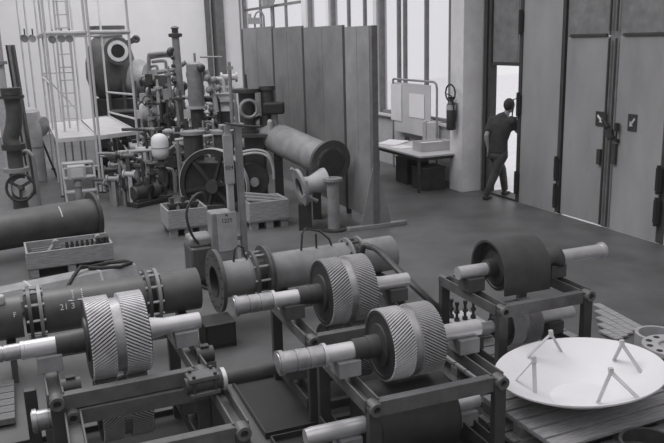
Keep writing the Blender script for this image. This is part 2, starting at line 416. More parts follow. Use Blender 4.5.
# solve positions along the wall direction for the frame's two uprights
def along_plane(u, v, base):
    d = ray(u, v); o = V((0, 0, H)); t = (base-o).dot(N0)/d.dot(N0); p = o+d*t
    return (p-base).dot(AW), p.z
base = tc_+SH*1.02; base.z = 0
(ta, za), (tb, zb) = along_plane(393, 79, base), along_plane(437, 84, base)
def BP(t, z, n=0): return base+AW*t+UP*z+N0*n
zt = (za+zb)/2
r = thing('display_partition', 'light board partition in a bent tube frame behind the table', 'partition', BP((ta+tb)/2, 0), 0)
q = MB(); q.tube([BP(ta, 0), BP(ta, zt), BP(ta-.03, zt+.02), BP(tb+.12, zt+.02), BP(tb+.03, zt-.02), BP(tb, zt-.12), BP(tb, 0)], .024, 8); q.build('tube_frame', M['grey'], r)
q = MB(); q.bar(BP(ta-.06, (zt+.8)/2, 0), BP(tb+.25, (zt+.8)/2, 0), .015, zt-.9); q.build('board', M['panel'], r)
tp, zp = along_plane(418, 106, base)
q = MB(); q.bar(BP(tp+.35, zp, .02), BP(tp-.3, zp, .02), .006, .5); q.build('notice_sheet', M['paper'], r)
tp, zp = along_plane(397, 100, base)
q = MB(); q.bar(BP(tp+.25, zp-.05, .02), BP(tp-.25, zp-.05, .02), .006, .8); q.build('notice_sheet', M['white'], r)
# fire extinguisher on pillar
s_, z_ = onwall(453, 110, .41)
s_ = 4.58
def EP(s, n, z): return WP(s, .41+n, z)
r = thing('fire_extinguisher', 'dark fire extinguisher with looped hose hung on the pillar', 'fire extinguisher', EP(s_, 0, z_-.35), 0)
q = MB(); q.lathe(EP(s_, .11, z_-.36), UP, [(0, .06), (.01, .085), (.03, .09), (.46, .09), (.52, .06), (.54, .03), (.58, .03)], 20); q.build('cylinder', M['dark'], r)
q = MB(); q.lathe(EP(s_, .11, z_+.02), UP, [(0, .0915), (.09, .0915)], 20); q.build('label_band', M['label'], r)
q = MB(); q.box(EP(s_, .11, z_+.24), (.05, .12, .04), WR); q.bar(EP(s_, .1, z_+.27), EP(s_+.1, .14, z_+.31), .02, .015); q.build('valve_head', M['black'], r)
q = MB(); q.tube([EP(s_+.17*math.cos(k*.6-1.2), .13, z_+.33+.16*math.sin(k*.6-1.2)) for k in range(10)]+[EP(s_-.12, .12, z_+.0), EP(s_-.11, .11, z_-.3)], .016, 8); q.build('hose', M['black'], r)
q = MB(); q.box(EP(s_, .012, z_), (.12, .024, .3), WR); q.build('bracket', M['grey'], r)
# small stool/crate things left of table
c = P(381.5, 186)
r = thing('low_cabinet', 'low pale cabinet standing between the screen and the work table', 'cabinet', c+AW*1.2+SH*.1, A0)
q = MB(); q.box((0, 0, .5), (.5, .45, .9)); q.build('body', M['grey_l'], r, True, .01)
q = MB(); q.box((0, -.235, .5), (.44, .02, .8)); dd = q.build('door', M['offwhite'], r, True); MB().box((.18, -.255, .55), (.02, .02, .12)).build('handle', M['dark'], dd, True)
for x in (-.2, .2): MB().box((x, 0, .025), (.05, .4, .05)).build('foot', M['dark'], r, True)
# ================================================================== GEAR SHAFTS AND RACKS
GZ = V((0, 0, 1))
def gear_gaps(o):
    o.data.materials.append(M['black'])
    n = len(o.data.polygons)-2
    for i, p in enumerate(o.data.polygons):
        if i < n and i % 4 == 0: p.material_index = 1
    return o
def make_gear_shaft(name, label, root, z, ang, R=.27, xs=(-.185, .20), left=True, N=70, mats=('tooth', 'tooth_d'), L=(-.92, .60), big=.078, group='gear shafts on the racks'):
    o = thing(name, label, 'gear shaft', root, ang, group); X = V((1, 0, 0))
    q = MB()
    x0, x1 = xs
    if left:
        l0 = L[0]; rb = big
        prof = [(l0, 0), (l0, rb-.012), (l0+.006, rb-.01), (l0+.008, rb+.005), (l0+.035, rb+.005), (l0+.037, rb-.006), (l0+.11, rb-.006), (l0+.112, rb-.012), (l0+.12, rb-.012), (l0+.122, rb-.006), (l0+.2, rb-.006), (l0+.202, rb-.012), (l0+.21, rb-.012), (l0+.212, rb-.006), (l0+.31, rb-.006),
                (l0+.311, 0)]
        MB().lathe((0, 0, 0), X, prof, 28).build('stepped_end', M['steel_d'], o, True)
        prof = [(l0+.312, 0), (l0+.312, rb+.003), (l0+.335, rb+.003), (l0+.337, .061), (x0-.2, .061), (x0-.2, .052)]
        prof += [(x0-.1, .052)]
    else:
        prof = [(L[0], 0), (L[0], .055), (x0-.1, .055)]
    prof += [(x0-.1, .075), (x0-.02, .078), (x1+.02, .078), (x1+.05, .078), (x1+.14, .060), (L[1]-.005, .060), (L[1], .054), (L[1], 0)]
    q.lathe((0, 0, 0), X, prof, 28); sh = q.build('shaft', M['steel'], o, True)
    if left: MB().lathe((0, 0, 0), X, [(x0-.205, .0), (x0-.205, .074), (x0-.1, .074), (x0-.1, .06), (x0-.02, .06)], 28).build('collar', M['dark'], o, True)
    q = MB(); q.lathe((0, 0, 0), X, [(x0-.104, .079), (x0-.02, .082), (x0-.015, .15), (x0+.02, .155)], 28); hb = q.build('hub', M['dark'], o, True)
    w = (x1-x0); g0, g1 = x0+w*.41, x0+w*.58
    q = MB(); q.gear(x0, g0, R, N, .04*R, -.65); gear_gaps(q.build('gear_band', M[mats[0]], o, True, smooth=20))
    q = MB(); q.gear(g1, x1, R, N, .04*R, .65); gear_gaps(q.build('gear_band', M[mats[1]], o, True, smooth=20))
    q = MB(); q.lathe((0, 0, 0), X, [(g0-.005, R*.90), (g1+.005, R*.90)], 48); q.build('groove_ring', M['steel_d'], o, True)
    for xx, sg in ((x0, -1), (x1, 1)):
        q = MB(); q.lathe((xx, 0, 0), (sg, 0, 0), [(0, R*.955), (.006, R*.955), (.006, R*.86), (.002, R*.84), (.002, .06)], 48); q.build('side_plate', M['dark2'], o, True)
    return o
def make_rack(label, root, zs, ang, x0=-.44, x1=.48, dy=.45, drop=.15, lower=True, foot=0.0):
    """zs = height of the shaft centre above the root"""
    o = thing('steel_rack', label, 'rack', root, ang, 'steel shaft racks'); zc = zs-drop; X, Y = V((1, 0, 0)), V((0, 1, 0))
    for x in (x0, x1):
        for y in (-dy, dy):
            MB().box((x, y, (zc-.02+foot)/2), (.085, .06, zc-.02-foot)).build('post', M['frame'], o, True, .004)
            q = MB(); q.pipe((x-.055, y-.035, zc-.05), (x+.055, y-.035, zc-.05), .042, .016, 18) if False else q.pipe((x, y-.06, zc-.05), (x, y+.035, zc-.05), .045, .02, 18)
            q.build('lug', M['frame_l'], o, True)
        # U channel
        q = MB(); q.box((x, 0, zc-.09), (.10, 2*dy-.04, .014)); q.box((x-.045, 0, zc-.05), (.012, 2*dy-.04, .085)); q.box((x+.045, 0, zc-.05), (.012, 2*dy-.04, .085))
        q.build('side_channel', M['frame_l'], o, True, .002)
        if lower:
            q = MB(); zl = zc-.52; zl -= .05; q.box((x, 0, zl-.04), (.10, 2*dy-.04, .014)); q.box((x-.045, 0, zl), (.012, 2*dy-.04, .085)); q.box((x+.045, 0, zl), (.012, 2*dy-.04, .085))
            q.build('side_channel', M['frame'], o, True, .002)
    for y in (-dy, dy):
        q = MB(); q.box(((x0+x1)/2, y, zc-.07), (x1-x0-.085, .02, .10)); q.box(((x0+x1)/2, y+(.025), zc-.025), (x1-x0-.085, .06, .012)); q.box(((x0+x1)/2, y+.025, zc-.115), (x1-x0-.085, .06, .012))
        q.build('cross_beam', M['frame_l'], o, True, .002)
        if lower:
            MB().box(((x0+x1)/2, y, zc-.60), (x1-x0-.085, .05, .07)).build('cross_beam', M['frame'], o, True, .003)
    return o
def blocks(root, zs, ang, x0=-.44, x1=.48, lab=('', ''), mats=('block', 'block'), r=.06, drop=.15):
    Rz = Matrix.Translation(V(root)) @ Matrix.Rotation(ang, 4, 'Z')
    for x, lb, m in zip((x0, x1), lab, mats):
        top = zs-r+.006; bot = zs-drop-.033; w = .12; h = top-bot
        prof = [(-w/2-.01, bot), (w/2+.01, bot), (w/2+.01, top+.02), (r*.62, top+.02), (0, top-.012), (-r*.62, top+.02), (-w/2-.01, top+.02)]
        bot += .026; prof = [(-.085, bot), (.085, bot), (.085, top+.008), (.03, top+.008), (0, top-.016), (-.03, top+.008), (-.085, top+.008)]
        o = thing('support_block', lb, 'block', Rz @ V((x, 0, bot)), ang, 'support blocks under the shafts')
        q = MB(); q.prism([(-.08, y, z-bot) for y, z in prof], (.16, 0, 0)); q.build('block', M[m], o, True, .004)
        q = MB(); q.cyl((0, .055, h+.0), (0, .055, h+.02), .014, n=6); q.build('bolt_head', M['dark'], o, True)
    return
a_f, a_m, a_l, a_r = [math.radians(k) for k in (21, 21.5, 23.5, 22)]
def root_of(u, v, z, dz=0): p = P(u, v, z); return V((p.x, p.y, 0))
# front rack
rf = root_of(404, 340.5, .85)
make_rack('front steel rack with a twin-band gear above and dark covered drum below', rf, .85, a_f)
make_gear_shaft('gear_shaft', 'bright toothed gear shaft on the rack beside the white dish', rf+UP*.85, .85, a_f, R=.25)  # second band in darker steel: its turn from the light put into colour
blocks(rf, .85, a_f, lab=('pale block under the collared end of the front gear shaft', 'pale block under the plain end of the front gear shaft'))
# mid rack
rm = root_of(342.5, 289.5, .9)
make_rack('steel rack behind the front rack, holding a gear near the flanged pipe', rm, .9, a_m)
make_gear_shaft('gear_shaft', 'toothed gear shaft directly in front of the grey flanged pipe', rm+UP*.9, .9, a_m, R=.275, mats=('tooth_d', 'tooth_d'))
blocks(rm, .9, a_m, lab=('dark block under the collared shaft end near the big flange', 'dark block under the plain shaft end beside the bent hose'), mats=('block_d', 'block_d'))
# left rack
rl = root_of(115, 334.5, .95)
make_rack('dark steel rack under the brightest gear, beside the short dark pipe', rl, .95, a_l)
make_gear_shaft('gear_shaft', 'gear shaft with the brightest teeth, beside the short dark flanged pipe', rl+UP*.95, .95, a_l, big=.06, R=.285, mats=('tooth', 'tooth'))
blocks(rl, .95, a_l, lab=('grey block under the long stepped end of the brightest gear shaft', 'grey block under the short end of the brightest gear shaft'), mats=('block', 'block'))
# right rack (on a pallet)
rr = root_of(517, 263.8, .95)
make_rack('steel rack carrying the dark arched cover, behind the white dish', rr+UP*.155, .95-.155, a_r, x0=-.46, x1=.39, drop=.155, lower=True)
o = make_gear_shaft('gear_shaft', 'gear shaft with a flanged shaft end, hidden under the dark arched cover', rr+UP*.95, .95, a_r, R=.21, mats=('tooth_d', 'tooth_d'), left=False, L=(-.60, .95), xs=(-.22, .09))
q = MB(); q.lathe((0, 0, 0), (1, 0, 0), [(.91, .05), (.91, .075), (.94, .075), (.94, .05)], 24); q.build('end_flange', M['steel'], o, True)
blocks(rr, .95, a_r, drop=.155, x0=-.46, x1=.39, lab=('dark block under the short shaft end by the arched cover', 'dark block under the long shaft end past the arched cover'), mats=('block_d', 'block_d'))
o = thing('arched_cover', 'dark arched rubber cover wrapped over a gear on the far rack', 'cover', rr+UP*.935, a_r)
q = MB(); outer = []; inner = []
for k in range(25):
    th = PI*k/24; outer.append((.262*math.cos(th), .262*math.sin(th))); inner.append((.242*math.cos(th), .242*math.sin(th)))
outer = [(.262, -.16)]+outer+[(-.262, -.16)]; inner = [(.242, -.16)]+inner+[(-.242, -.16)]
poly = outer+inner[::-1]; n = len(outer); vs = []; fs = []
for x in (-.30, .155):
    for (y, z) in poly: vs.append((x, y, z))
m2 = len(poly)
for k in range(m2): fs.append((k, (k+1) % m2, m2+(k+1) % m2, m2+k))
for k in range(n-1):
    fs.append((k, m2-1-k, m2-2-k, k+1)); fs.append((m2+k, m2+k+1, m2+m2-2-k, m2+m2-1-k))
q.add(vs, fs); q.build('sheet', M['rubber'], o, True)
o = thing('shaft_cloth', 'small dark cloth draped over the shaft beside the arched cover', 'cloth', rr+UP*.95, a_r)
q = MB(); vs = []; fs = []; nx, ny = 8, 14
for i in range(nx+1):
    for k in range(ny+1):
        x = .2+.24*i/nx; th = PI*(1.15-1.3*k/ny); rr_ = .095+.014*math.sin(i*1.3)*(abs(k-ny/2)/ny)
        drop = .04*abs(k-ny/2)/ny*math.sin(i*.9+1)
        vs.append((x, rr_*math.cos(th)*1.1, rr_*math.sin(th)-drop))
for i in range(nx):
    for k in range(ny): a = i*(ny+1)+k; fs.append((a, a+1, a+ny+2, a+ny+1))
q.add(vs, fs); cl = q.build('cloth', M['rubber'], o, True, smooth=80); sm = cl.modifiers.new('thick', 'SOLIDIFY'); sm.thickness = .006; sm.offset = 1
# lower-tier gears
Rr = Matrix.Rotation(a_r, 4, 'Z')
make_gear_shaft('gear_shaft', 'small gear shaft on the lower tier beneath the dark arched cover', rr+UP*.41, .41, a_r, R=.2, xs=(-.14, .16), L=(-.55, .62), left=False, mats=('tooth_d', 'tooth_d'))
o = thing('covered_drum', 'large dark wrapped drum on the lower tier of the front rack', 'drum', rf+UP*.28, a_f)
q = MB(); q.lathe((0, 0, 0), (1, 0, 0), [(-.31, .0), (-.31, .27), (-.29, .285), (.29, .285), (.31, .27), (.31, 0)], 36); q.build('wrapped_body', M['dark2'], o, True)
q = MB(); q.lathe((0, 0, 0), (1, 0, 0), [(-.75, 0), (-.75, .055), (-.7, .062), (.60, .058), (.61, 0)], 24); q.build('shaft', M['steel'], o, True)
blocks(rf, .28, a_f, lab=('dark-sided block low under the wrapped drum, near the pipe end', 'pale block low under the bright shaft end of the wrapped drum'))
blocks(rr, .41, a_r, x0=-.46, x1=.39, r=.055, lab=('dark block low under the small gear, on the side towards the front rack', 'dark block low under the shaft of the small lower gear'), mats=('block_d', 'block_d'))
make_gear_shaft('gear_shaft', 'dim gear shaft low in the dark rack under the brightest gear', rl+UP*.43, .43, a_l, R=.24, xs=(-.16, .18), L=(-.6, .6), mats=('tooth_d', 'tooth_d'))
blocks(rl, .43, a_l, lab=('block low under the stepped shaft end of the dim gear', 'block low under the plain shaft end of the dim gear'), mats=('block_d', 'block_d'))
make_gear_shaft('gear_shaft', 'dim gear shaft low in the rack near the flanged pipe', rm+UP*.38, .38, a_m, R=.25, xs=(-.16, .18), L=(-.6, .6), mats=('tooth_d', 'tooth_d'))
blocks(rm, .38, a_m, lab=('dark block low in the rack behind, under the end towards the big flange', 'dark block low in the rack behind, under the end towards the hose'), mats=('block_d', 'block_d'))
for root_, a_, lab in ((rf, a_f, 'added black tray darkening the floor under the front steel rack'), (rm, a_m, 'added black tray darkening the floor under the rack by the flanged pipe'), (rl, a_l, 'added black tray darkening the floor under the brightest gear')):
    o = thing('shade_tray', lab, 'tray', root_, a_, 'added shade trays')  # black trays added to darken the floor under the racks
    MB().box((0, 0, .006), (1.7, 1.0, .012)).build('shade_floor', M['black'], o, True)
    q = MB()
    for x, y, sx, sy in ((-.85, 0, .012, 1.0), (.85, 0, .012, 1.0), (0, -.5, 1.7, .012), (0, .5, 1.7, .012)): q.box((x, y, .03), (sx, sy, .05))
    q.build('shade_rim', M['dark2'], o, True)
c = P(218, 343, 0); o = thing('dark_bin', 'black square bin on the floor between the racks', 'bin', c, a_l)
q = MB(); q.box((0, 0, .02), (.3, .3, .04))
for x, y, sx, sy in ((-.14, 0, .02, .3), (.14, 0, .02, .3), (0, -.14, .3, .02), (0, .14, .3, .02)): q.box((x, y, .13), (sx, sy, .22))
q.build('bin_body', M['black'], o, True); MB().box((0, 0, .245), (.31, .31, .015)).build('lid', M['dark2'], o, True, .004)
# empty rack in front
pl = P(242, 430, .64); a_e = math.radians(22)
re_ = V((pl.x, pl.y, 0))-(Matrix.Rotation(a_e, 3, 'Z') @ V((.48, -.32, 0)))
make_rack('empty dark steel rack in front of the brightest gear', re_, .84, a_e, dy=.32, lower=False)
RE = Matrix.Translation(re_) @ Matrix.Rotation(a_e, 4, 'Z')
o = thing('shade_tray', 'added black tray darkening the floor under the empty dark rack', 'tray', re_-SH*.15, a_e, 'added shade trays')  # one more added tray, darkening the floor below the empty rack
MB().box((0, 0, .006), (1.9, .6, .012)).build('shade_floor', M['black'], o, True)
for x, y, sx, sy in ((-.95, 0, .012, .6), (.95, 0, .012, .6), (0, -.3, 1.9, .012), (0, .3, 1.9, .012)): MB().box((x, y, .03), (sx, sy, .05)).build('shade_rim', M['dark2'], o, True)
# dark coupling shaft laid on it with bearing clamps
def cshaft():
    pa, pb = P(203, 383, .76), P(290, 364, .76); d = (pb-pa)
    o = thing('coupling_shaft', 'short dark shaft with clamp, bridging the empty rack and the front rack', 'shaft', pa, math.atan2(d.y, d.x))
    L = d.length
    MB().lathe((0, 0, 0), (1, 0, 0), [(-.12, 0), (-.12, .055), (.12, .055), (.125, .045), (L, .045), (L+.02, .03), (L+.02, 0)], 20).build('shaft_body', M['dark'], o, True)
    MB().lathe((0, 0, 0), (1, 0, 0), [(.12, .056), (.12, .075), (.145, .075), (.145, .056)], 24, True).build('bright_collar', M['steel'], o, True)
    MB().box((0, 0, .052), (.2, .13, .03)).box((0, 0, -.052), (.2, .13, .03)).build('clamp', M['frame_l'], o, True, .006)
    for x in (-.07, .07):
        for y in (-.052, .052): MB().cyl((x, y, -.07), (x, y, .085), .012, n=8).build('clamp_bolt', M['dark'], o, True)
cshaft()
def bearing(u, v, z, lab):
    p = P(u, v, z); o = thing('bearing_block', lab, 'bearing', V((p.x, p.y, z-.06)), a_e)
    MB().box((0, 0, .03), (.14, .1, .06)).build('base', M['frame_l'], o, True, .005)
    MB().pipe((-.06, 0, .10), (.06, 0, .10), .06, .02, 24).build('bearing_ring', M['frame'], o, True)
    MB().box((0, 0, .168), (.06, .05, .012)).build('grease_cap', M['dark'], o, True)
bearing(205, 360, .72, 'rounded bearing block on the empty rack near its far post')
bearing(72, 392, .72, 'rounded bearing block at the far post of the empty rack below the bright gear')
# upright timber and shaft end bottom left
p = P(30, 392, .5)
o = tag(MB().box(V((p.x, p.y, .26)), (.085, .06, .52), Matrix.Rotation(a_e, 3, 'Z')).build('loose_post', M['frame'], bev=.004), 'loose upright steel post beside the timber planks at the picture corner', 'post')
# ================================================================== FLANGED PIPES
def flange(q, x, r, w=.03, inner=.0):
    q.lathe((0, 0, 0), (1, 0, 0), [(x, inner), (x, r), (x+w, r), (x+w, inner)], 36, True)
def bolts(o, x, r, n=12, L=.05, m='dark'):
    for k in range(n):
        th = 2*PI*k/n; q = MB(); q.cyl((x-L/2, r*math.cos(th), r*math.sin(th)), (x+L/2, r*math.cos(th), r*math.sin(th)), .014, n=6)
        q.build('bolt', M[m], o, True)
rp = P(299, 267.5, .5); a_p = math.radians(25)
o = thing('flanged_pipe', 'long grey flanged pipe with wire hoops behind the middle gear', 'pipe', rp, a_p)
q = MB(); q.lathe((0, 0, 0), (1, 0, 0), [(-.92, .19), (-.56, .19), (-.56, .165), (-.92, .165)], 36, True)
q.lathe((0, 0, 0), (1, 0, 0), [(-.42, .20), (.56, .20)], 36); q.lathe((0, 0, 0), (1, 0, 0), [(.74, .20), (1.14, .20), (1.14, .18), (.74, .18)], 36); q.build('pipe_body', M['pipe'], o, True)
MB().pipe((-.955, 0, 0), (-.55, 0, 0), .1645, .012).build('bore', M['black'], o, True)
MB().lathe((-.62, 0, 0), (1, 0, 0), [(0, 0), (0, .153)], 24).build('bore_end', M['black'], o, True)
q = MB(); flange(q, -.95, .33, .04, .16); q.build('end_flange', M['pipe_d'], o, True); bolts(o, -.93, .275, 16, .055)
q = MB(); flange(q, -.56, .27, .03, .1); q.build('flange', M['pipe_d'], o, True)
q = MB(); flange(q, -.42, .30, .03, .1); flange(q, -.385, .30, .02, .1); q.build('flange', M['pipe_d'], o, True); bolts(o, -.48, .235, 10, .2, 'steel_d')
MB().lathe((0, 0, 0), (1, 0, 0), [(-.56, .17), (-.4, .17)], 24).build('spool', M['dark2'], o, True)
q = MB(); flange(q, .56, .25, .03, .1); q.build('flange', M['pipe'], o, True)
q = MB(); flange(q, .70, .25, .03, .1); q.build('flange', M['pipe'], o, True); bolts(o, .645, .215, 10, .2, 'dark')
MB().lathe((0, 0, 0), (1, 0, 0), [(.58, .15), (.72, .15)], 24).build('spool', M['dark2'], o, True)
for x0_, x1_, h_ in ((.02, .36, .24), (-.74, -.62, .16)):
    MB().tube([(x0_, -.03, .19), (x0_+.02, -.03, .19+h_*.8), (x0_+.06, -.03, .19+h_), ((x0_+x1_)/2+.05, -.03, .19+h_*.8), (x1_, -.02, .19+h_*.35), (x1_+.03, -.02, .19)], .012, 6).build('wire_hoop', M['dark'], o, True)
MB().cyl((.2, -.03, .19), (.2, -.03, .36), .012, n=6).build('drain_stub', M['dark'], o, True)
for x in (-.2, .95):
    s_ = thing('pipe_trestle', 'low dark trestle under the grey pipe %s' % ('beside its first flange pair' if x < 0 else 'near its open far end'), 'stand', (Matrix.Translation(rp) @ Matrix.Rotation(a_p, 4, 'Z')) @ V((x, 0, -.5)), a_p)
    q = MB(); q.box((0, 0, .28), (.08, .34, .04)); q.build('saddle', M['dark'], s_, True)
    for y in (-.15, .15): MB().bar((0, y*1.25, 0), (0, y*.85, .27), .05, .05).build('leg', M['dark'], s_, True)
# left dark pipe with flange pairs
rp2 = P(100, 303, .55); a_p2 = math.radians(23.5)
o = thing('flanged_pipe', 'short dark flanged pipe passing behind the brightest gear', 'pipe', rp2, a_p2)
q = MB(); q.lathe((0, 0, 0), (1, 0, 0), [(-1.1, .2), (-.68, .2)], 36); q.lathe((0, 0, 0), (1, 0, 0), [(-.5, .205), (.42, .205)], 36); q.lathe((0, 0, 0), (1, 0, 0), [(.56, .205), (.93, .205), (.93, .17), (.56, .17)], 36)
q.build('pipe_body', M['pipe_d'], o, True)
for x in (-.63, -.54, .42, .51):
    q = MB(); flange(q, x, .255, .03, .1); q.build('flange', M['pipe_d'] if x not in (-.54, .51) else M['grey'], o, True)
bolts(o, -.57, .225, 10, .16, 'steel_d'); bolts(o, .48, .225, 10, .16, 'steel_d')
MB().lathe((0, 0, 0), (1, 0, 0), [(-.66, .17), (-.5, .17)], 20).build('spool', M['black'], o, True)
MB().lathe((0, 0, 0), (1, 0, 0), [(.44, .17), (.56, .17)], 20).build('spool', M['black'], o, True)
MB().lathe((.6, 0, 0), (1, 0, 0), [(0, .0), (.0, .17)], 20).build('bore', M['black'], o, True)
q = MB(); q.box((-.85, -.09, .2), (.09, .08, .09)); q.build('paper_wad', M['offwhite'], o, True, .02)
q = MB(); q.box((-.9, -.2, .06), (.06, .05, .06)); q.build('terminal_box', M['dark'], o, True, .008)
# chalk writing on the pipe
for (txt, xx, th, sz) in (('21 3', -.3, 2.65, .075), ('F', -.74, 2.75, .06)):
    t = text_mesh(txt, sz); rad = .208 if xx > -.5 else .203
    vs = []
    for v_ in t.v:
        ang_ = th-.28 - 0 - v_.y/rad; vs.append(V((xx+v_.x, -rad*math.sin(PI-ang_) if False else -rad*math.cos(ang_-PI/2-.35), rad*math.sin(PI/2+.35-ang_+0) if False else -rad*math.sin(ang_-PI/2-.35)*-1)))
    # wrap: angle measured from -y (towards camera) upward
    vs = [V((xx+v_.x, -(rad+v_.z*.5)*math.cos(.38+v_.y/rad), (rad+v_.z*.5)*math.sin(.38+v_.y/rad))) for v_ in t.v]
    t.v = vs; t.build('chalk_lettering', M['mark'], o, True)
q = MB()
for xx, w in ((-.24, .02), (-.16, .02)):
    for k in range(6):
        th = .62+k*.1; q.box((xx, -.207*math.cos(th), .207*math.sin(th)), (.012, .022, .006), Matrix.Rotation(-(PI/2-th) if False else (PI/2-th), 3, 'X').transposed() if False else None)
    q.box((xx-.02, -.207*math.cos(.62), .207*math.sin(.62)), (.05, .012, .006))
q.build('chalk_marks', M['mark'], o, True)
for x in (-.8, .75):
    s_ = thing('pipe_trestle', 'low dark trestle under the short dark pipe %s' % ('near the picture edge' if x < 0 else 'at its open end'), 'stand', (Matrix.Translation(rp2) @ Matrix.Rotation(a_p2, 4, 'Z')) @ V((x, 0, -.55)), a_p2)
    q = MB(); q.box((0, 0, .325), (.08, .36, .04)); q.build('saddle', M['dark'], s_, True)
    for y in (-.15, .15): MB().bar((0, y*1.25, 0), (0, y*.85, .31), .05, .05).build('leg', M['dark'], s_, True)
# big dark pipe, far left
pa, pb = P(-30, 236, .42), P(94, 216, .42); d = (pb-pa)
o = thing('large_pipe', 'large dark pipe with end flange lying beyond the wooden crate', 'pipe', pa, math.atan2(d.y, d.x)); L = d.length
MB().lathe((0, 0, 0), (1, 0, 0), [(-1, .27), (L-.02, .27)], 40).build('pipe_body', M['pipe_d'], o, True)
q = MB(); q.lathe((0, 0, 0), (1, 0, 0), [(L-.03, .2), (L-.03, .36), (L+.02, .36), (L+.02, .2)], 40, True); q.build('end_flange', M['dark'], o, True)
q = MB(); q.lathe((0, 0, 0), (1, 0, 0), [(L, .0), (L, .21)], 30); q.build('bore', M['black'], o, True)
q = MB(); q.tube([(L*.69, -.25*math.sin(k*.15+.4)-.012, .25*math.cos(k*.15+.4)+.012) for k in range(6)], .01, 5); q.build('chalk_mark', M['mark'], o, True)
for x in (.15, L-.35):
    s_ = thing('pipe_trestle', 'timber chock under the large dark pipe %s' % ('near its end flange' if x > .5 else 'at the picture edge'), 'stand', (Matrix.Translation(pa) @ Matrix.Rotation(math.atan2(d.y, d.x), 4, 'Z')) @ V((x, 0, -.42)), math.atan2(d.y, d.x))
    MB().prism([(-.06, -.25, 0), (-.06, .25, 0), (-.06, .25, .22), (-.06, .12, .16), (-.06, -.12, .16), (-.06, -.25, .22)], (.12, 0, 0)).build('chock', M['wood_d'], s_, True)
# crate with long legs (far left)
def long_crate():
    p0, p1 = P(29, 279, 0), P(115, 267, 0); d = p1-p0; a = math.atan2(d.y, d.x); L = d.length
    o = thing('wooden_crate', 'long open wooden crate on legs filled with metal parts', 'crate', p0, a); W, zb, zt = .62, .12, .34
    for y, nm in ((0, 'front_board'), (W, 'back_board')): MB().box((L/2, y, (zb+zt)/2), (L, .025, zt-zb)).build(nm, M['wood'], o, True, .003)
    for x in (0.012, L-.012): MB().box((x, W/2, (zb+zt)/2), (.025, W-.026, zt-zb)).build('end_board', M['wood'], o, True, .003)
    MB().box((L/2, W/2, zb+.0), (L, W, .025)).build('bottom_board', M['wood_d'], o, True)
    for x in (.08, L/2, L-.08): MB().box((x, W/2, .055), (.1, W, .11)).build('bearer', M['wood'], o, True, .003)
    T = Matrix.Translation(p0) @ Matrix.Rotation(a, 4, 'Z')
    zb += .09
    MB().box((L/2, W/2, zb-.02), (L-.06, W-.06, .03)).build('inner_board', M['wood_d'], o, True)
    for i in range(4):
        q = MB(); y = .14+i*.11; q.cyl(V((.08, y, zb+.045)), V((L*.42, y+.02, zb+.05)), .028, n=10); q.xf(T)
        tag(q.build('metal_rod', M['dark']), 'dark metal rod lying lengthwise in the long wooden crate', 'rod', 'rods in the long crate')
    for i in range(9):
        x = L*.48+i*.065; q = MB(); q.cyl(V((x, .2, zb+.02)), V((x, .2, zb+.13)), .026, n=6); q.cyl(V((x, .2, zb+.13)), V((x, .2, zb+.17)), .018, n=8); q.xf(T)
        tag(q.build('bolt', M['dark']), 'dark bolt standing in the row of bolts in the long crate', 'bolt', 'bolts in the long crate')
    for x, lab in ((L*.30, 'pale angled lever standing among the rods in the long crate'), (L*.80, 'pale angled lever standing past the row of bolts in the crate')):
        q = MB(); q.bar((x-.06, .2, zb+.03), (x+.06, .24, zb+.17), .07, .04); q.cyl((x+.06, .2, zb+.16), (x+.06, .29, zb+.16), .045, n=12); q.xf(T)
        tag(q.build('lever', M['grey']), lab, 'lever', 'levers in the long crate')
    q = MB(); q.box((L*.9, .3, zb+.10), (.18, .2, .16)); q.xf(T); tag(q.build('metal_casting', M['dark2'], bev=.015), 'dark square casting in the end corner of the long crate', 'casting')
long_crate()
# long beam with cable
pa, pb = P(-10, 303, .18), P(133, 272, .18); d = pb-pa; a = math.atan2(d.y, d.x); L = d.length
o = thing('long_duct', 'long pale tapered duct lying on the floor before the crate', 'duct', pa, a)
MB().prism([(0, y, z) for y, z in ((-.17, -.14), (.17, -.14), (.2, 0), (.12, .13), (-.12, .13), (-.2, 0))], (L, 0, 0)).build('duct_body', M['grey'], o, True, .01)
for x in (.4, 1.2): MB().prism([(x, y*1.04, z*1.04) for y, z in ((-.17, -.14), (.17, -.14), (.2, 0), (.12, .13), (-.12, .13), (-.2, 0))], (.03, 0, 0)).build('seam_band', M['grey_l'], o, True)
MB().box((L*.5, 0, -.16), (L*.9, .26, .04)).build('base_skid', M['wood_d'], o, True)
T = Matrix.Translation(pa) @ Matrix.Rotation(a, 4, 'Z')
q = MB(); q.tube([T @ V((x*1.0, y, z)) for x, y, z in ((L*.45, -.2, .0), (L*.55, -.1, .145), (L*.62, .0, .2), (L*.70, .05, .16), (L*.85, .1, .15), (L*.95, .0, .16), (L*.97, -.1, .15), (L*.88, -.13, .14), (L*.75, -.05, .15), (L*.68, .02, .16))], .022, 8)
tag(q.build('cable', M['black']), 'black cable looped over the end of the long duct', 'cable')
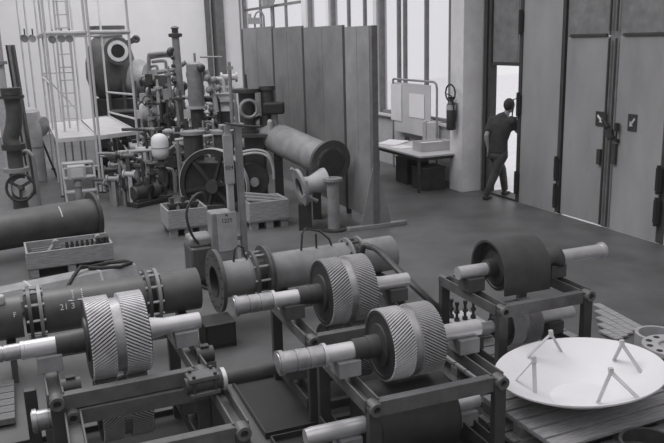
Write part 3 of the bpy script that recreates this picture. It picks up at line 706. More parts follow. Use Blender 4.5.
# ================================================================== DISH, PALLETS, DRUMS
def pallet(label, p, a, L=1.2, Wd=.8, mats='wood', z0=0.0):
    o = thing('wooden_pallet', label, 'pallet', V((p.x, p.y, z0)), a, 'wooden pallets')
    n = 6
    for i in range(n):
        w = Wd/n-.022; MB().box((0, -Wd/2+(i+.5)*Wd/n, .133), (L, w, .022)).build('deck_board', M[mats], o, True, .002)
    for x in (-L/2+.06, 0, L/2-.06):
        MB().box((x, 0, .111), (.1, Wd, .02)).build('stringer', M[mats], o, True)
        for y in (-Wd/2+.06, 0, Wd/2-.06): MB().box((x, y, .061), (.12, .1, .08)).build('spacer_block', M['wood_d'], o, True)
    for y in (-Wd/2+.05, 0, Wd/2-.05): MB().box((0, y, .0105), (L, .1, .021)).build('bottom_board', M[mats], o, True)
    return o
dz = .52; dc = P(581.5, 369, dz)
ap = math.radians(24)
pc = V((dc.x, dc.y, 0))-AW*.06+SH*.02
pallet('upper wooden pallet directly under the white dish', pc, ap, 1.25, .85, 'wood', .146)
pallet('lower wooden pallet of the pair under the white dish', pc-SH*.02-AW*.03, ap, 1.3, .9, 'wood_d', 0)
o = thing('white_dish', 'wide white shallow dish with four angled brackets on a pallet', 'dish', V((dc.x, dc.y, .31)), 0)
TD = Matrix.Translation(V((dc.x, dc.y, .31))) @ Matrix.Rotation(math.radians(-5.5), 4, 'Y') @ Matrix.Rotation(math.radians(-1.5), 4, 'X')
o.matrix_basis = TD
R1 = .588; hd = dz-.31
q = MB(); q.lathe((0, 0, 0), UP, [(0.0, 0), (0.0, .2), (hd*.5, .40), (hd, R1), (hd+.006, R1+.008), (hd-.002, R1+.006), (hd*.5-.008, .405), (0.0-.0, .205)][1:7], 72)
q = MB()
prof = [(.006, 0.0), (.006, .21), (.02, .24), (hd*.52, .41), (hd, R1), (hd+.004, R1+.012), (hd-.008, R1+.012), (hd*.52-.012, .415), (.0, .21), (0.0, 0.0)]
q.lathe((0, 0, 0), UP, prof, 80); q.build('bowl', M['dish'], o, True, smooth=16)
TDi = TD.inverted()
def local_ray(u, v):
    o_ = TDi @ V((0, 0, H)); return o_, (TDi.to_3x3() @ ray(u, v))
def dish_pt(u, v):
    o_, d_ = local_ray(u, v); z = .06
    for _ in range(40):
        p = o_+d_*((z-o_.z)/d_.z); r_ = math.hypot(p.x, p.y)
        zz = .012 if r_ < .2 else .02+(hd-.02)*min(1, max(0, (r_-.24)/(R1-.24))); z = .6*z+.4*zz
    return o_+d_*((z-o_.z)/d_.z)
def vbracket(f1, f2, ap_, wide=.03):
    A, B = dish_pt(*f1), dish_pt(*f2); mid = (A+B)/2
    o_, d_ = local_ray(*ap_); dd = V((d_.x, d_.y)); oo = V((mid.x-o_.x, mid.y-o_.y)); t = dd.dot(oo)/dd.dot(dd); T_ = o_+d_*t
    MB().bar(A, T_, wide, .008).bar(B, T_, wide, .008).build('bracket', M['bracket'], o, True)
    return T_
for f1, f2, a_ in (((527, 357), (561, 351), (551, 334)), ((516, 380), (535, 393), (534, 360)), ((614, 360), (641, 372), (622, 344)), ((598, 402), (638, 398), (611, 372))):
    T_ = vbracket(f1, f2, a_); MB().box(T_+UP*.005, (.03, .03, .05)).build('bracket_tip', M['bracket'], o, True)
# right rack pallet
pallet('wooden pallet under the far rack with the arched cover', rr+SH*.05, a_r, 1.35, 1.05, 'wood')
# loose boards fanned on floor right of the rack
for i in range(5):
    p1, p2 = P(596+1.5*i, 304+7*i, .012), P(640-5*i, 328+3.2*i, .012)
    q = MB(); q.bar(p1+UP*.004*i, p2+UP*.004*i, .085, .02); tag(q.build('loose_board', M['wood'], bev=.002), 'weathered board in the fan of boards between far rack and pale drums', 'board', 'boards by the far rack')
# drums / flanges at the right edge
def drum(u, v, z, r, h, lab, holes=False, m='grey_l', mtop='grey_l'):
    p = P(u, v, z); o = thing('flanged_drum', lab, 'drum', V((p.x, p.y, 0)), 0, None)
    MB().lathe((0, 0, 0), UP, [(0.0, r*.8), (z-.03, r*.8)] if holes else [(0, r), (z, r), (z, r-.03), (.03, r-.03), (.03, 0)], 40).build('drum_wall', M[m], o, True)
    if holes:
        q = MB(); q.lathe((0, 0, 0), UP, [(z-.035, 0), (z-.035, r), (z, r), (z, r*.45), (z-.02, r*.45), (z-.02, 0)], 48); q.build('flange_plate', M[mtop], o, True)
        for k in range(10):
            th = 2*PI*k/10; MB().cyl((r*.78*math.cos(th), r*.78*math.sin(th), z-.01), (r*.78*math.cos(th), r*.78*math.sin(th), z+.003), .026, n=12).build('bolt_hole', M['black'], o, True)
drum(657, 333, .36, .18, .36, 'pale open drum behind the white dish at the picture edge')
drum(672, 345, .40, .23, .40, 'pale flange plate with bolt holes beside the white dish', True)
drum(664, 376, .3, .13, .3, 'small pale drum end under the rim of the white dish', False)
# floor pallets at the bottom right and hoops
pb_ = P(600, 425, .0)
pallet('weathered pallet at the bottom picture edge below the dish', P(585, 455, .14)+SH*.1-AW*.12, ap, 1.3, .7, 'wood')
for i, (u, v) in enumerate(((648, 443), (640, 449))):
    c = P(u, v+8, .3+i*.02); o = thing('steel_hoop', ('dark steel hoop, upper of the two at the bottom corner', 'dark steel hoop, lower of the two at the bottom corner')[i], 'hoop', V((c.x, c.y, .15)), 0, 'steel hoops')
    MB().pipe((0, 0, 0), (0, 0, .16+.06*(1-i)), .18+.03*i, .02, 40).build('hoop_band', M['dark'], o, True)
# planks at the bottom left
for i in range(6):
    c = P(-28, 400, .0)-AW*(.13*i-.05)
    q = MB(); q.bar(c-SH*.6+UP*.05, c+SH*.34+UP*.05, .115, .05); tag(q.build('floor_plank', M['wood_d'], bev=.003), 'dark plank in the row of planks beside the loose steel post', 'plank', 'planks beside the dark rack')
# bent black hose by mid gear
pts = [P(356, 262, .55), P(362, 252, .72), P(370, 247, .8), P(380, 252, .82), P(395, 267, .78), P(415, 287, .68), P(432, 303, .55), P(438, 312, .45)]
def smooth_pts(pts, n=5):
    out = []
    for i in range(len(pts)-1):
        p0 = pts[max(i-1, 0)]; p1 = pts[i]; p2 = pts[i+1]; p3 = pts[min(i+2, len(pts)-1)]
        for k in range(n):
            t = k/n; out.append(.5*((2*p1)+(p2-p0)*t+(2*p0-5*p1+4*p2-p3)*t*t+(3*p1-p0-3*p2+p3)*t**3))
    return out+[pts[-1]]
pts[0] = V((pts[0].x, pts[0].y, .0)); pts.append(V((pts[-1].x+.05, pts[-1].y-.05, .02)))
tag(MB().tube(smooth_pts(pts), .032, 10).build('bent_hose', M['dark']), 'thick black hose arching from the middle gear down to the floor', 'hose')
# small bolts on a board in far rack
c = P(465, 318, .3); o = tag(MB().box(V((c.x, c.y, .27)), (.3, .45, .03), Matrix.Rotation(a_r, 3, 'Z')).build('parts_board', M['offwhite']), 'pale board with upright bolts at the open end of the far rack', 'board')
o2 = MB()
for i in range(4):
    p = V((c.x, c.y, .285))+SH*(.09*((i % 3)-1))+AW*(.1*(i//3))
    q = MB(); q.cyl(p, p+UP*.16, .014, n=8); q.cyl(p+UP*.0, p+UP*.03, .028, n=6); q.cyl(p+UP*.08, p+UP*.105, .028, n=6); q.cyl(p+UP*.16, p+UP*.19, .022, n=6)
    tag(q.build('threaded_bolt', M['dark']), 'dark upright bolt with nuts on the pale board of the far rack', 'bolt', 'bolts on the pale board')
s_ = MB().box(V((c.x, c.y, .1275)), (.2, .3, .255), Matrix.Rotation(a_r, 3, 'Z')); tag(s_.build('timber_stand', M['wood_d']), 'dark timber block supporting the pale board of bolts', 'block')
# ================================================================== PALLET STACKER (lift truck)
bp = P(212, 283, 0); a = A0
o = thing('pallet_stacker', 'grey electric pallet stacker with tall mast and louvred plate', 'lift truck', bp, a)
def LY(u, v): 
    p = PY(u, v, bp.y); return p.z
zt = PY(232, 125, bp.y+.15).z
q = MB(); q.box((.0, -.02, .62), (.3, .03, .60)); 
q = MB(); q.box((-.05, .13, .27), (.40, .42, .44)); q.build('battery_body', M['pipe_d'], o, True, .03)
q = MB(); q.box((.14, -.02, .60), (.26, .22, .62)); q.build('control_column', M['grey'], o, True, .02)
q = MB(); q.box((.20, -.135, .66), (.24, .012, .48)); fp = q.build('front_plate', M['grey_l'], o, True, .003)
t = text_mesh('1225', .07); t.xf(Matrix.Translation(V((.2, -.143, .80))) @ Matrix.Rotation(PI/2, 4, 'X')); t.build('lettering', M['ink'], fp, True)
MB().cyl((.2, -.14, .87), (.2, -.15, .87), .012, n=10).build('screw', M['dark'], fp, True)
q = MB(); q.box((-.1, .1, .55), (.3, .3, .14)); q.build('motor_cover', M['pipe'], o, True, .04)
q = MB(); q.tube(smooth_pts([V(p_) for p_ in ((-.12, -.02, .5), (-.24, -.12, .7), (-.28, -.14, .95), (-.18, -.1, 1.12), (-.05, -.05, 1.15), (.0, .0, 1.0))]), .016, 8); q.build('tiller_handle', M['dark'], o, True)
for x in (.33, .47):
    MB().box((x, .12, zt/2+.03), (.075, .09, zt-.06)).build('mast_rail', M['grey_l'] if x < .4 else M['grey'], o, True, .004)
MB().box((.40, .14, zt-.03), (.30, .12, .06)).build('mast_crosshead', M['grey'], o, True, .01); MB().box((.40, .14, .5), (.2, .04, .06)).build('mast_brace', M['grey'], o, True, .01)
q = MB(); q.box((.32, .06, zt-.42), (.12, .02, .6)); pp = q.build('rating_plate', M['grey_l'], o, True, .003)
t = text_mesh('024', .07); t.xf(Matrix.Translation(V((.32, .045, zt-.52))) @ Matrix.Rotation(PI/2, 4, 'X')); t.build('lettering', M['ink'], pp, True)
MB().tube([(.3, .05, zt+.02), (.5, .0, zt-.02), (.75, .05, zt-.05)], .015, 6).build('lift_hose', M['dark'], o, True)
for y in (-.0, .35): MB().box((.05, .1+y, .06), (.2, .12, .08)).build('wheel_box', M['black'], o, True, .01)
MB().cyl((-.12, -.04, .08), (-.02, -.04, .08), .08, n=18).build('drive_wheel', M['black'], o, True)
MB().box((.0, -.18, .06), (.16, .12, .05)).build('pedal', M['grey_l'], o, True, .01)
MB().tube(smooth_pts([V(p_) for p_ in ((-.2, -.05, .05), (-.1, -.25, .02), (.1, -.22, .02), (.12, -.1, .05))]), .015, 6).build('cable', M['black'], o, True)
# crates on pallets
def box_crate(label, p, a, L, Wd, hgt, m='wood', z0=.0):
    o = thing('pallet_crate', label, 'crate', p, a, 'pallet crates among the machines')
    zb = .14
    for y in (-Wd/2, Wd/2): MB().box((0, y, zb+hgt/2), (L, .025, hgt)).build('side_board', M[m], o, True, .003)
    for x in (-L/2+.0125, L/2-.0125): MB().box((x, 0, zb+hgt/2), (.025, Wd-.026, hgt)).build('end_board', M[m], o, True, .003)
    MB().box((0, 0, zb-.012), (L+.02, Wd+.04, .024)).build('bottom_board', M['wood_d'], o, True)
    for x in (-L/2+.08, 0, L/2-.08):
        for y in (-Wd/2+.06, Wd/2-.06): MB().box((x, y, .063), (.12, .1, .126)).build('foot_block', M['wood'], o, True)
    return o
ca = (P(252, 231)+P(289, 226))/2+AW*.3
box_crate('pale wooden pallet crate in front of the screen, holding rods', ca, A0, .66, .55, .30)
for i in range(3):
    c0 = ca+UP*(.34+.03*i)+AW*(-.12+.12*i)
    q = MB(); q.cyl(c0-SH*.32+UP*.12, c0+SH*.34+UP*.0, .035, n=10); tag(q.build('metal_tube', M['grey']), 'grey tube lying slanted across the pale crate before the screen', 'tube', 'tubes on the pale crate')
cb = P(190, 236)+AW*.35
box_crate('dark-worn pallet crate behind the stacker with a pale corner', cb, A0, .62, .6, .28, 'wood')
for i in range(3):
    q = MB(); c0 = cb+SH*(-.17+.17*i)+UP*.14; q.lathe(c0, UP, [(0, .06), (.28, .06), (.28, .08), (.33, .08), (.33, .03), (.42, .03)], 14)
    tag(q.build('valve_fitting', M['dark']), 'dark flanged fitting standing in the crate behind the stacker', 'fitting', 'fittings in the worn crate')
# ================================================================== FLYWHEEL ENGINE
fc_ = P(203, 222, 0); zr = .98; fw = V((fc_.x-.02, fc_.y+.9, 0))
cc = PY(214, 186, fw.y)
Rw = .66
o = thing('flywheel_engine', 'dark engine with a large spoked flywheel behind the stacker', 'engine', V((cc.x, cc.y, 0)), 0)
Cx = V((cc.x, cc.y, cc.z)); axd = V((math.sin(-.35), -math.cos(.35), 0)).normalized()
q = MB(); q.lathe(Cx-axd*.05, axd, [(0, Rw-.09), (0, Rw), (.1, Rw), (.1, Rw-.09)], 56, True); fl = q.build('flywheel_rim', M['black'], o); MB().lathe(Cx-axd*.055, axd, [(0, Rw), (0, Rw+.012), (.11, Rw+.012), (.11, Rw)], 56, True).build('lit_rim', M['grey_l'], o)  # pale outer band puts the light on the dark rim into colour
q = MB(); q.lathe(Cx-axd*.07, axd, [(0, 0), (0, .12), (.16, .12), (.16, 0)], 24); q.build('flywheel_hub', M['dark'], o)
q = MB(); a_, b_ = frame_of(axd)
for k in range(6):
    dv = a_*math.cos(k*PI/3+.2)+b_*math.sin(k*PI/3+.2); q.bar(Cx+dv*.1, Cx+dv*(Rw-.08), .05, .07, up=axd)
q.build('flywheel_spokes', M['dark2'], o)
bk = -axd*.0
q = MB(); q.box(V((cc.x-.1, cc.y+.5, .42)), (1.0, .6, .84)); q.build('crankcase', M['dark2'], o, bev=.04)
for dx in (-.4, .15):
    MB().cyl(V((cc.x+dx, cc.y+.5, .84)), V((cc.x+dx, cc.y+.5, 1.3)), .18, n=20).build('cylinder_block', M['dark'], o)
    MB().cyl(V((cc.x+dx, cc.y+.5, 1.3)), V((cc.x+dx, cc.y+.5, 1.36)), .22, n=20).build('cylinder_head', M['grey'], o)
MB().cyl(Cx, Cx-axd*.5, .06).build('crankshaft', M['steel_d'], o)
MB().box(V((cc.x-.05, cc.y+.42, .05)), (1.4, .9, .1)).build('base_frame', M['dark'], o, bev=.01)
# guard half wheel on the far side of the mast
c2 = PY(252, 183, cc.y); 
for k in (0, 1):
    MB().tube(smooth_pts([PY(u, v+k*3, cc.y-.1*k) for u, v in ((236, 154), (246, 151), (258, 150), (268, 154), (273, 165), (274, 176))]), .022, 8).build('guard_rail', M['grey_l'], o)
q = MB(); q.cyl(V((c2.x, cc.y+.1, c2.z+.05)), V((c2.x, cc.y+.0, c2.z+.05)), .3, n=30); q.build('pulley', M['dark2'], o)
q = MB(); q.cyl(V((c2.x+.05, cc.y-.06, c2.z+.02)), V((c2.x+.05, cc.y+.0, c2.z+.02)), .08, n=20); q.build('pulley_hub', M['grey'], o)
# ================================================================== LARGE TANK before the screen, nozzle, stand pipe
ta_, tb_ = PY(262, 131, 14.0), PY(331, 163, 12.0); d = tb_-ta_
o = thing('horizontal_tank', 'long grey pipe vessel with round end flange in front of the screen', 'vessel', V((tb_.x, tb_.y, 0)), 0)
MB().cyl(ta_, tb_, .27, n=40).build('shell', M['grey'], o)
ax = d.normalized()
q = MB(); q.lathe(tb_, ax, [(-.06, .2), (-.06, .37), (0, .37), (0, .2)], 40, True); q.build('end_flange', M['pipe_d'], o)
MB().lathe(tb_, ax, [(-.01, 0), (-.01, .22), (0.02, .22), (.02, 0)], 30).build('end_cover', M['dark'], o)
MB().lathe(ta_, ax, [(-.0, .33), (.06, .33)], 30).build('rear_flange', M['dark'], o)
for t in (.25, .8):
    m_ = ta_+d*t; MB().box(V((m_.x, m_.y, (m_.z-.2)/2)), (.14, .3, m_.z-.2)).build('saddle_leg', M['dark2'], o)
# nozzle piece standing
n0, n1 = PY(299, 188, 11.6), PY(326, 180, 11.75); d = (n1-n0); ax = d.normalized()
o = thing('flanged_nozzle', 'flanged nozzle with upright ring flange below the long vessel', 'nozzle', V((n0.x, n0.y, 0)), 0)
q = MB(); q.lathe(n0, ax, [(0, .16), (0, .3), (.05, .3), (.05, .16)], 40, True); q.build('ring_flange', M['grey'], o)
MB().lathe(n0, ax, [(.045, 0), (.045, .17)], 24).build('bore', M['black'], o)
MB().lathe(n0, ax, [(.05, .16), (.2, .13), (.42, .2), (.46, .2)], 30).build('neck', M['grey_l'], o)
MB().tube([n0+ax*.12+UP*.0+V((0, -.15, .1)), n0+ax*.1+V((0, -.22, -.1)), n0+ax*.3+V((0, -.2, -.25))], .03, 8).build('side_tube', M['grey'], o)
MB().cyl(n0+UP*.25-SH*.02, n0+UP*.32-SH*.12, .02, n=8).build('pin', M['grey_l'], o)
MB().box(V((n0.x+.08, n0.y+.05, (n0.z-.25)/2)), (.2, .25, n0.z-.25)).build('support_block', M['dark2'], o)
pb2 = P(334, 230, 0); ztp = PY(333, 178, pb2.y).z
o = thing('stand_pipe', 'short upright grey pipe stand with round flanges before the screen', 'pipe stand', pb2, 0)
MB().lathe((0, 0, 0), UP, [(0, .0), (0, .2), (.035, .2), (.035, .10), (.035, 0)], 32).build('base_flange', M['dark'], o, True)
MB().lathe((0, 0, 0), UP, [(.035, .095), (ztp-.03, .095)], 28).build('pipe_body', M['grey'], o, True)
MB().lathe((0, 0, 0), UP, [(ztp-.04, 0), (ztp-.04, .15), (ztp, .15), (ztp, .07), (ztp-.01, .07), (ztp-.01, 0)], 32).build('top_flange', M['grey'], o, True)
# ================================================================== VALVE STATION left of the screen
def at(u, v, Y): return PY(u, v, Y)
Yv = 13.6
c = at(258, 135, Yv)
o = thing('valve_station', 'dark cluster of flanged valves on a pedestal beside the screen', 'valve', V((c.x, Yv, 0)), 0)
zb = c.z
MB().box(V((c.x-.05, Yv-.05, zb/2)), (.36, .34, zb)).build('pedestal', M['dark2'], o, bev=.02)
MB().box(V((c.x+.08, Yv-.08, zb+.02)), (.95, .5, .05)).build('table_plate', M['dark'], o)
p1 = at(247, 105, Yv)
q = MB(); q.lathe(V((p1.x, Yv, zb+.04)), UP, [(0, .2), (.06, .2), (.06, .14), (p1.z-zb+.18, .15), (p1.z-zb+.18, .25), (p1.z-zb+.25, .25), (p1.z-zb+.25, .03), (p1.z-zb+.5, .02)], 24); q.build('main_valve', M['dark'], o)
MB().torus(V((p1.x+.05, Yv-.2, p1.z-.05)), (0.3, -1, 0), .15, .03, 24, 6).build('valve_bonnet', M['grey'], o)
p2 = at(267, 95, Yv)
q = MB(); q.lathe(V((p2.x, Yv+.05, zb+.04)), UP, [(0, .16), (.3, .16), (.3, .12), (p2.z-zb+.05, .12), (p2.z-zb+.05, .15), (p2.z-zb+.12, .15)], 20); q.build('side_valve', M['dark'], o)
p3 = at(274, 108, Yv-.2)
MB().box(p3, (.36, .3, .2)).build('actuator_box', M['black'], o, bev=.03)
MB().cyl(p3-UP*.1, V((p3.x, p3.y, zb+.04)), .06).build('actuator_stem', M['grey'], o)
MB().ball(at(270, 122, Yv-.3), .05).cyl(at(270, 122, Yv-.3), V((at(270, 122, Yv-.3).x, Yv-.25, zb+.03)), .05).build('pressure_bulb', M['grey_l'], o)
# ================================================================== SCAFFOLDS
def scaffold(label, corners, ztop, zpl, rails, extra=(), cat_group='white scaffolds'):
    base = sum(corners, V((0, 0, 0)))/4
    o = thing('scaffold_tower', label, 'scaffold', V((base.x, base.y, 0)), 0, cat_group)
    for i, c in enumerate(corners):
        p = V((c.x, c.y, 0)); MB().cyl(p+UP*.02, p+UP*ztop[i], .026, n=8).build('upright', M['tube'], o)
        MB().cyl(p, p+UP*.03, .05, n=10).build('foot_plate', M['dark'], o)
    for (u, v) in extra:
        p = P(u, v, zpl); MB().cyl(V((p.x, p.y, 0)), V((p.x, p.y, 5)), .022, n=8).build('upright', M['tube'], o)
    q = MB(); q.prism([V((c.x, c.y, zpl-.05))+(V((base.x, base.y, zpl-.05))-V((c.x, c.y, zpl-.05)))*.04 for c in corners], UP*.05); q.build('platform', M['offwhite'], o)
    for i in range(4):
        a, b2 = corners[i], corners[(i+1) % 4]
        MB().bar(V((a.x, a.y, zpl-.03)), V((b2.x, b2.y, zpl-.03)), .05, .08).build('platform_beam', M['tube'], o)
    for (i, j, z0_, z1_) in rails:
        a, b2 = corners[i], corners[j]; MB().cyl(V((a.x, a.y, z0_)), V((b2.x, b2.y, z1_)), .022 if abs(z0_-3.15) > .01 else .045, n=8).build('brace', M['tube'], o)
    return o
ZP = 1.15
cA = [P(57, 139, ZP), P(95.5, 136, ZP), P(78, 120, ZP), P(48, 122, ZP)]
cB = [P(99, 136, ZP), P(137, 131, ZP), P(109, 116, ZP), P(82, 119, ZP)]
scaffold('white tube scaffold with pale platform and ladder, nearer the valve column', cA, (5, 5, 5, 5), ZP, [(0, 1, 3.15, 3.15), (0, 3, 3.15, 3.15), (2, 3, 3.15, 3.15), (1, 2, 3.15, 3.15), (0, 3, 2.2, 2.2), (2, 3, 2.3, 2.3), (3, 2, 4.3, 4.6), (0, 1, .55, .55), (2, 3, 1.4, 2.3), (0, 3, 3.9, 4.4)], ((38, 124), (62, 122), (70, 128), (31, 123), (53, 130)))
scaffold('white tube scaffold with pale platform, in front of the round turbine port', cB, (5, 5, 5, 5), ZP, [(0, 1, 3.15, 3.15), (2, 3, 3.15, 3.15), (1, 2, 3.15, 3.15), (1, 2, 1.9, 1.75), (1, 2, 1.4, 1.25), (0, 1, 4.4, 4.7), (1, 2, .3, .95)])
# toe board of upper deck
for (i0, i1), lab in (((0, 1), 'a'),):
    pass
q = MB(); a, b2 = cA[0], cB[1]
# ladder
la, lb = P(61, 133, ZP), None
lt = PY(48, 5, la.y+.1)
lb_ = V((la.x, la.y+.25, ZP+.005)); lt_ = V((la.x-.02, la.y+.5, 4.6))
o = thing('ladder', 'narrow pale ladder rising from the scaffold platform', 'ladder', lb_, 0)
for dx in (0, .28): MB().bar(lb_+V((dx, 0, 0)), lt_+V((dx, 0, 0)), .03, .05).build('rail', M['tube'], o)
for k in range(1, 13):
    p = lb_+(lt_-lb_)*(k/13); MB().cyl(p, p+V((.28, 0, 0)), .014, n=6).build('rung', M['tube'], o)
# lamps/valves hung under upper rail: three dark round fittings
for i, (u, v) in enumerate(((25, 37), (33, 37), (53, 38), (62, 37), (70, 37))):
    p = at(u, v, 15.6); r = thing('clamp_lamp', ('dark round lamp hung first on the scaffold rail', 'pale-rimmed lamp second along the scaffold rail', 'dark lamp third along the scaffold rail', 'dark lamp fourth along the scaffold rail', 'dark lamp last along the scaffold rail')[i], 'lamp', p, 0, 'lamps on the scaffold rail')
    MB().lathe(p+V((0, .05, 0)), (0, -1, -.3), [(0, .02), (.03, .05), (.10, .08), (.11, .08), (.10, .06)], 16).build('shade', M['grey'] if i != 1 else M['grey_l'], r)
    MB().cyl(p, p+UP*.16, .015, n=6).build('hook', M['dark'], r)
# step stool
sa = [P(62, 207), P(104, 202)]
w = (sa[1]-sa[0]).length*.85; o = thing('step_stool', 'grey metal step stool with two treads below the scaffold', 'step stool', sa[0]+SH*.1, A0)
hs = .75
for x in (0, w*.85):
    MB().bar((x, 0, 0), (x, .3, hs), .04, .03).build('leg', M['grey_l'], o, True)
    MB().bar((x, .65, 0), (x, .42, hs), .03, .03).build('leg', M['grey'], o, True)
for y, z, dp in ((.1, .25, .22), (.2, .5, .22), (.36, hs, .28)):
    MB().box((w*.425, y, z), (w*.85, dp, .03)).build('tread', M['grey_l'], o, True, .004)
# pedestal with box
pp_ = P(81, 214); zbx = PY(81, 172, pp_.y).z
o = thing('instrument_pedestal', 'pale instrument box on a round post before the step stool', 'instrument', pp_, A0)
MB().lathe((0, 0, 0), UP, [(0, 0), (0, .14), (.03, .14), (.03, .06), (zbx-.25, .06), (zbx-.25, .08), (zbx-.18, .08), (zbx-.12, .05), (zbx-.12, 0)], 20).build('post', M['grey'], o, True)
MB().box((0, 0, zbx), (.3, .2, .24)).build('box', M['grey_l'], o, True, .015)
MB().box((0, -.105, zbx), (.2, .01, .16)).build('face_plate', M['offwhite'], o, True)
# ================================================================== TURBINE CASING
Yt = 21.0
c = at(114, 62, Yt)
o = thing('turbine_casing', 'large grey machine casing with a round open port', 'turbine', V((c.x, Yt, 0)), 0)
q = MB(); q.lathe(V((c.x-.15, Yt+.2, c.z-1.0)), UP, [(0, .3), (.1, .46), (.3, .6), (.6, .68), (1.0, .66), (1.4, .56), (1.6, .44), (1.65, .38), (1.85, .38), (1.85, .46), (1.95, .46), (1.95, 0)], 36); q.build('casing', M['pipe_d'], o)
q = MB(); q.lathe(V((c.x+.45, Yt+.25, c.z-.45)), (1, -.2, 0), [(-.3, .5), (.2, .5), (.4, .38), (.42, .2)], 30); q.build('side_casing', M['grey'], o)
pt = at(118, 51, Yt-.6)
axp = V((.42, -.9, .05)).normalized()
q = MB(); q.lathe(pt-axp*.5, axp, [(0, .22), (.5, .27), (.5, .18), (.15, .17), (.15, 0)], 36); q.build('round_port', M['grey_l'], o)
q = MB(); q.lathe(pt-axp*.02, axp, [(-.05, .265), (-.05, .35), (0, .35), (0, .265)], 36, True); q.build('port_ring', M['dark'], o)
q = MB(); q.lathe(pt-axp*.02, axp, [(0.005, .175), (.005, .0)], 24); q.build('bore', M['black'], o)
lg = at(136, 39, Yt-.3); q = MB(); q.bar(lg, lg-V((.35, -.2, .12)), .1, .12); q.torus(lg, (0, 1, 0), .07, .04, 16, 6); q.build('lifting_lug', M['dark'], o)
q = MB(); q.box(V((c.x, Yt+.2, (c.z-.95)/2)), (1.1, .8, c.z-.95)); q.build('base_block', M['dark2'], o, bev=.03)
for dx in (-.5, -.1, .3, .6):
    MB().cyl(V((c.x+dx, Yt-.4, 0)), V((c.x+dx, Yt-.4, c.z-.5)), .05, n=10).build('support_leg', M['dark'], o)
# ================================================================== PIPING AND MACHINES (background)
def pump_unit(label, p, a, s=1.0, m1='dark', m2='grey', grp='pump units among the machines'):
    o = thing('pump_unit', label, 'pump', p, a, grp)
    S = lambda *t: tuple(k*s for k in t)
    MB().box(S(0, 0, .06), S(1.0, .45, .12)).build('base_frame', M['dark2'], o, True, .01)
    MB().lathe(S(-.45, 0, .35), (1, 0, 0), [(0, .02*s), (0, .16*s), (.03*s, .19*s), (.35*s, .19*s), (.40*s, .15*s), (.42*s, .04*s)], 20).build('motor', M[m2], o, True)
    q = MB(); q.box(S(-.27, 0, .15), S(.3, .3, .1)); q.box(S(-.27, 0, .56), S(.16, .14, .08)); q.build('motor_foot', M[m1], o, True, .01)
    MB().cyl(S(-.05, 0, .35), S(.15, 0, .35), .05*s).build('coupling', M['steel_d'], o, True)
    q = MB(); q.lathe(S(.12, 0, .35), (1, 0, 0), [(0, .05*s), (0, .2*s), (.14*s, .24*s), (.2*s, .2*s), (.22*s, .1*s), (.34*s, .1*s), (.34*s, .15*s), (.38*s, .15*s), (.38*s, 0)], 22); q.build('pump_casing', M[m1], o, True)
    q = MB(); q.lathe(S(.22, 0, .5), UP, [(0, .08*s), (.25*s, .08*s), (.25*s, .14*s), (.29*s, .14*s), (.29*s, .07*s), (.5*s, .06*s), (.5*s, .12*s), (.54*s, .12*s), (.54*s, 0)], 16); q.build('riser_pipe', M[m1], o, True)
    q = MB(); q.torus(S(.22, -.2, .86), (0, 1, 0), .11*s, .014*s, 20, 6); q.bar(S(.12, -.2, .86), S(.32, -.2, .86), .015*s, .015*s); q.bar(S(.22, -.2, .76), S(.22, -.2, .96), .015*s, .015*s, up=(0, 1, 0)); q.cyl(S(.22, -.2, .86), S(.22, 0, .86), .018*s, n=8); q.build('hand_wheel', M['dark'], o, True)
    q = MB(); q.tube([V(S(*t)) for t in ((.5, 0, .35), (.62, 0, .36), (.68, 0, .45), (.68, 0, .8), (.62, 0, .88), (.3, .05, .9))], .04*s, 8); q.build('bypass_pipe', M[m2], o, True)
    for x in (-.1, .05): MB().cyl(S(x, .12, .12), S(x, .12, .75+x), .018*s, n=6).lathe(S(x, .12, .75+x), (0, -1, 0), [(-.03*s, 0), (-.03*s, .06*s), (.03*s, .06*s), (.03*s, 0)], 14).build('gauge', M['offwhite'], o, True)
    return o
specs = [((148, 204), .9, .72, 'dark pump set with white vessel above it, beside the engine flywheel', 'dark', 'dark'),
         ((118, 172), .3, 1.0, 'dark pump set on the floor below the second scaffold platform', 'dark2', 'pipe_d'),
         ((150, 165), .4, 1.1, 'grey pump set in the middle of the machine row', 'dark', 'grey'),
         ((180, 158), .4, 1.0, 'pump set with pale motor under the upright tank', 'dark', 'grey_l'),
         ((212, 160), .4, 1.1, 'grey pump set before the dark wall pier', 'dark', 'grey'),
         ((228, 172), .4, .9, 'dark pump set behind the stacker mast', 'dark2', 'dark'),
         ((160, 148), .4, 1.0, 'pale pump set far back under the pipe frame', 'grey', 'grey_l'),
         ((205, 142), .4, 1.1, 'pale pump set far back near the wall pier', 'grey', 'grey_l')]
for (uv, a, s, lab, m1, m2) in specs:
    pump_unit(lab, P(*uv), a, s, m1, m2)
# raised steel platform carrying the far machines
pz = at(175, 125, 17.0)
o = thing('machine_skid', 'long dark steel skid carrying the pale tank and pipe frame', 'skid', V((pz.x+.75, 17.2, 0)), A0*.5)
MB().box((0, 0, .55), (2.9, .9, .12)).build('deck_beam', M['dark'], o, True, .01)
MB().box((0, -.42, .35), (2.9, .06, .2)).build('lower_beam', M['dark2'], o, True)
for x in (-1.35, -.68, 0, .68, 1.35):
    for y in (-.4, .4): MB().box((x, y, .245), (.1, .08, .49)).build('leg', M['dark2'], o, True)
